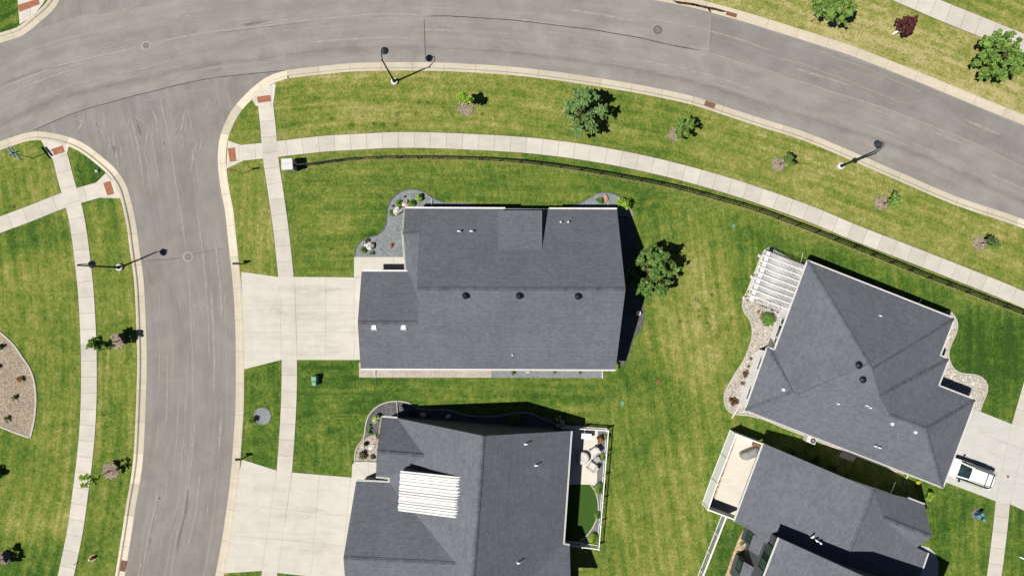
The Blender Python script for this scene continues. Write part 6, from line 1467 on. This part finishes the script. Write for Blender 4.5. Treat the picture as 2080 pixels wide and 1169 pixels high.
def car_mesh(faces, name, mat_, smooth=True, parent=None):
    mb = MB(); mb.add(flatv, faces, 0, 0, None, smooth)
    used = sorted({k for f in faces for k in f}); mp = {k: i for i, k in enumerate(used)}; mb.v = [flatv[k] for k in used]; mb.f = [[mp[k] for k in f] for f in faces]
    return build_local(mb, name, mat_, parent or root)
caps = [tuple(range(nr)), tuple(range((len(rings) - 1) * nr, len(rings) * nr))[::-1]]
bo = car_mesh(groups['body'] + caps, 'body', 'paint'); car_mesh(groups['wind'], 'windscreen', 'carglass'); car_mesh(groups['rear'], 'rear_window', 'carglass'); car_mesh(groups['side'], 'side_window', 'carglass')
root.rotation_euler = (0, 0, yaw)
def lpart(fn, name, m, parent=root):
    mb = MB(); fn(mb); return build_local(mb, name, m, parent)
for sy in (-1, 1):
    lpart(lambda mb: mb.tube([(-1.75, sy * .57, 1.66), (-1.6, sy * .575, 1.74), (-.8, sy * .60, 1.79), (.1, sy * .60, 1.78), (.35, sy * .60, 1.70)], .024, 8), 'roof_rail', 'grey_metal')
    lpart(lambda mb: (mb.box((.95, sy * 1.03, 1.0), (.14, .20, .15), 0, 0, 0, .85), mb.bar((.95, sy * .90, 1.02), (.95, sy * 1.0, 1.04), .05)), 'wing_mirror', 'black')
    lpart(lambda mb: mb.box((-2.20, sy * .78, .72), (.10, .16, .16)), 'tail_light', 'taillight')
    lpart(lambda mb: mb.box((2.16, sy * .66, .68), (.16, .26, .12)), 'headlight', 'steel')
    lpart(lambda mb: mb.bar((-1.5, sy * .955, 1.0), (1.1, sy * .95, .985), .025, .03), 'trim_strip', 'black', bo)
    for wx in (-1.40, 1.42):
        def wheel(mb):
            prof = [(.20, -.10), (.32, -.11), (.345, -.07), (.345, .07), (.32, .11), (.20, .10)]; n = 24; vs = []
            for r_, o_ in prof:
                for k in range(n): t = 2 * PI * k / n; vs.append((wx + r_ * math.cos(t), sy * .85 + o_, .345 + r_ * math.sin(t)))
            mb.add(vs, [(i * n + k, i * n + (k + 1) % n, (i + 1) * n + (k + 1) % n, (i + 1) * n + k) for i in range(5) for k in range(n)])
        wh = lpart(wheel, 'wheel', 'rubber')
        lpart(lambda mb: mb.tube([(wx, sy * .80, .345), (wx, sy * .935, .345)], .21, 16), 'rim', 'steel', wh)
for xx in (-1.50, -.95): lpart(lambda mb: mb.bar((xx, -.66, 1.80), (xx, .66, 1.80), .05, .03), 'crossbar', 'black')
lpart(lambda mb: mb.bar((.62, .25, 1.50), (.66, -.05, 1.48), .02, .10), 'rear_view_mirror', 'black')

# ------------------------------------------------------------------ daylight and camera
az = math.radians(23.6); el = math.radians(60.0)      # shadows fall towards +x, +y by this bearing
sd = Vector((-math.cos(az) * math.cos(el), -math.sin(az) * math.cos(el), math.sin(el)))
ld = bpy.data.lights.new('sun', 'SUN'); ld.energy = 5.0; ld.angle = math.radians(.5); ld.color = (1.0, .955, .88)
lo = bpy.data.objects.new('sun', ld); col.objects.link(lo); lo.rotation_euler = (-sd).to_track_quat('-Z', 'Y').to_euler(); lo.location = sd * 80
w = bpy.data.worlds.new('World'); sc.world = w; w.use_nodes = True; nt = w.node_tree
sky = nt.nodes.new('ShaderNodeTexSky'); sky.sky_type = 'NISHITA'; sky.sun_disc = False; sky.air_density = .4; sky.dust_density = .2; sky.sun_elevation = el; sky.sun_rotation = math.atan2(sd.x, sd.y) % (2 * PI)
nt.links.new(sky.outputs[0], nt.nodes['Background'].inputs[0]); nt.nodes['Background'].inputs[1].default_value = .05
cam = bpy.data.cameras.new('camera'); co = bpy.data.objects.new('camera', cam); col.objects.link(co)
co.location = (0, 0, CAM_H); cam.sensor_fit = 'HORIZONTAL'; cam.sensor_width = 36; cam.lens = 36 * CAM_H / (2080 / SC); cam.clip_end = 1000
sc.camera = co
sc.view_settings.view_transform = 'Standard'; sc.view_settings.look = 'None'; sc.view_settings.exposure = .28; sc.view_settings.gamma = 1
try: sc.cycles.use_denoising = True; sc.cycles.diffuse_bounces = 1
except Exception: pass
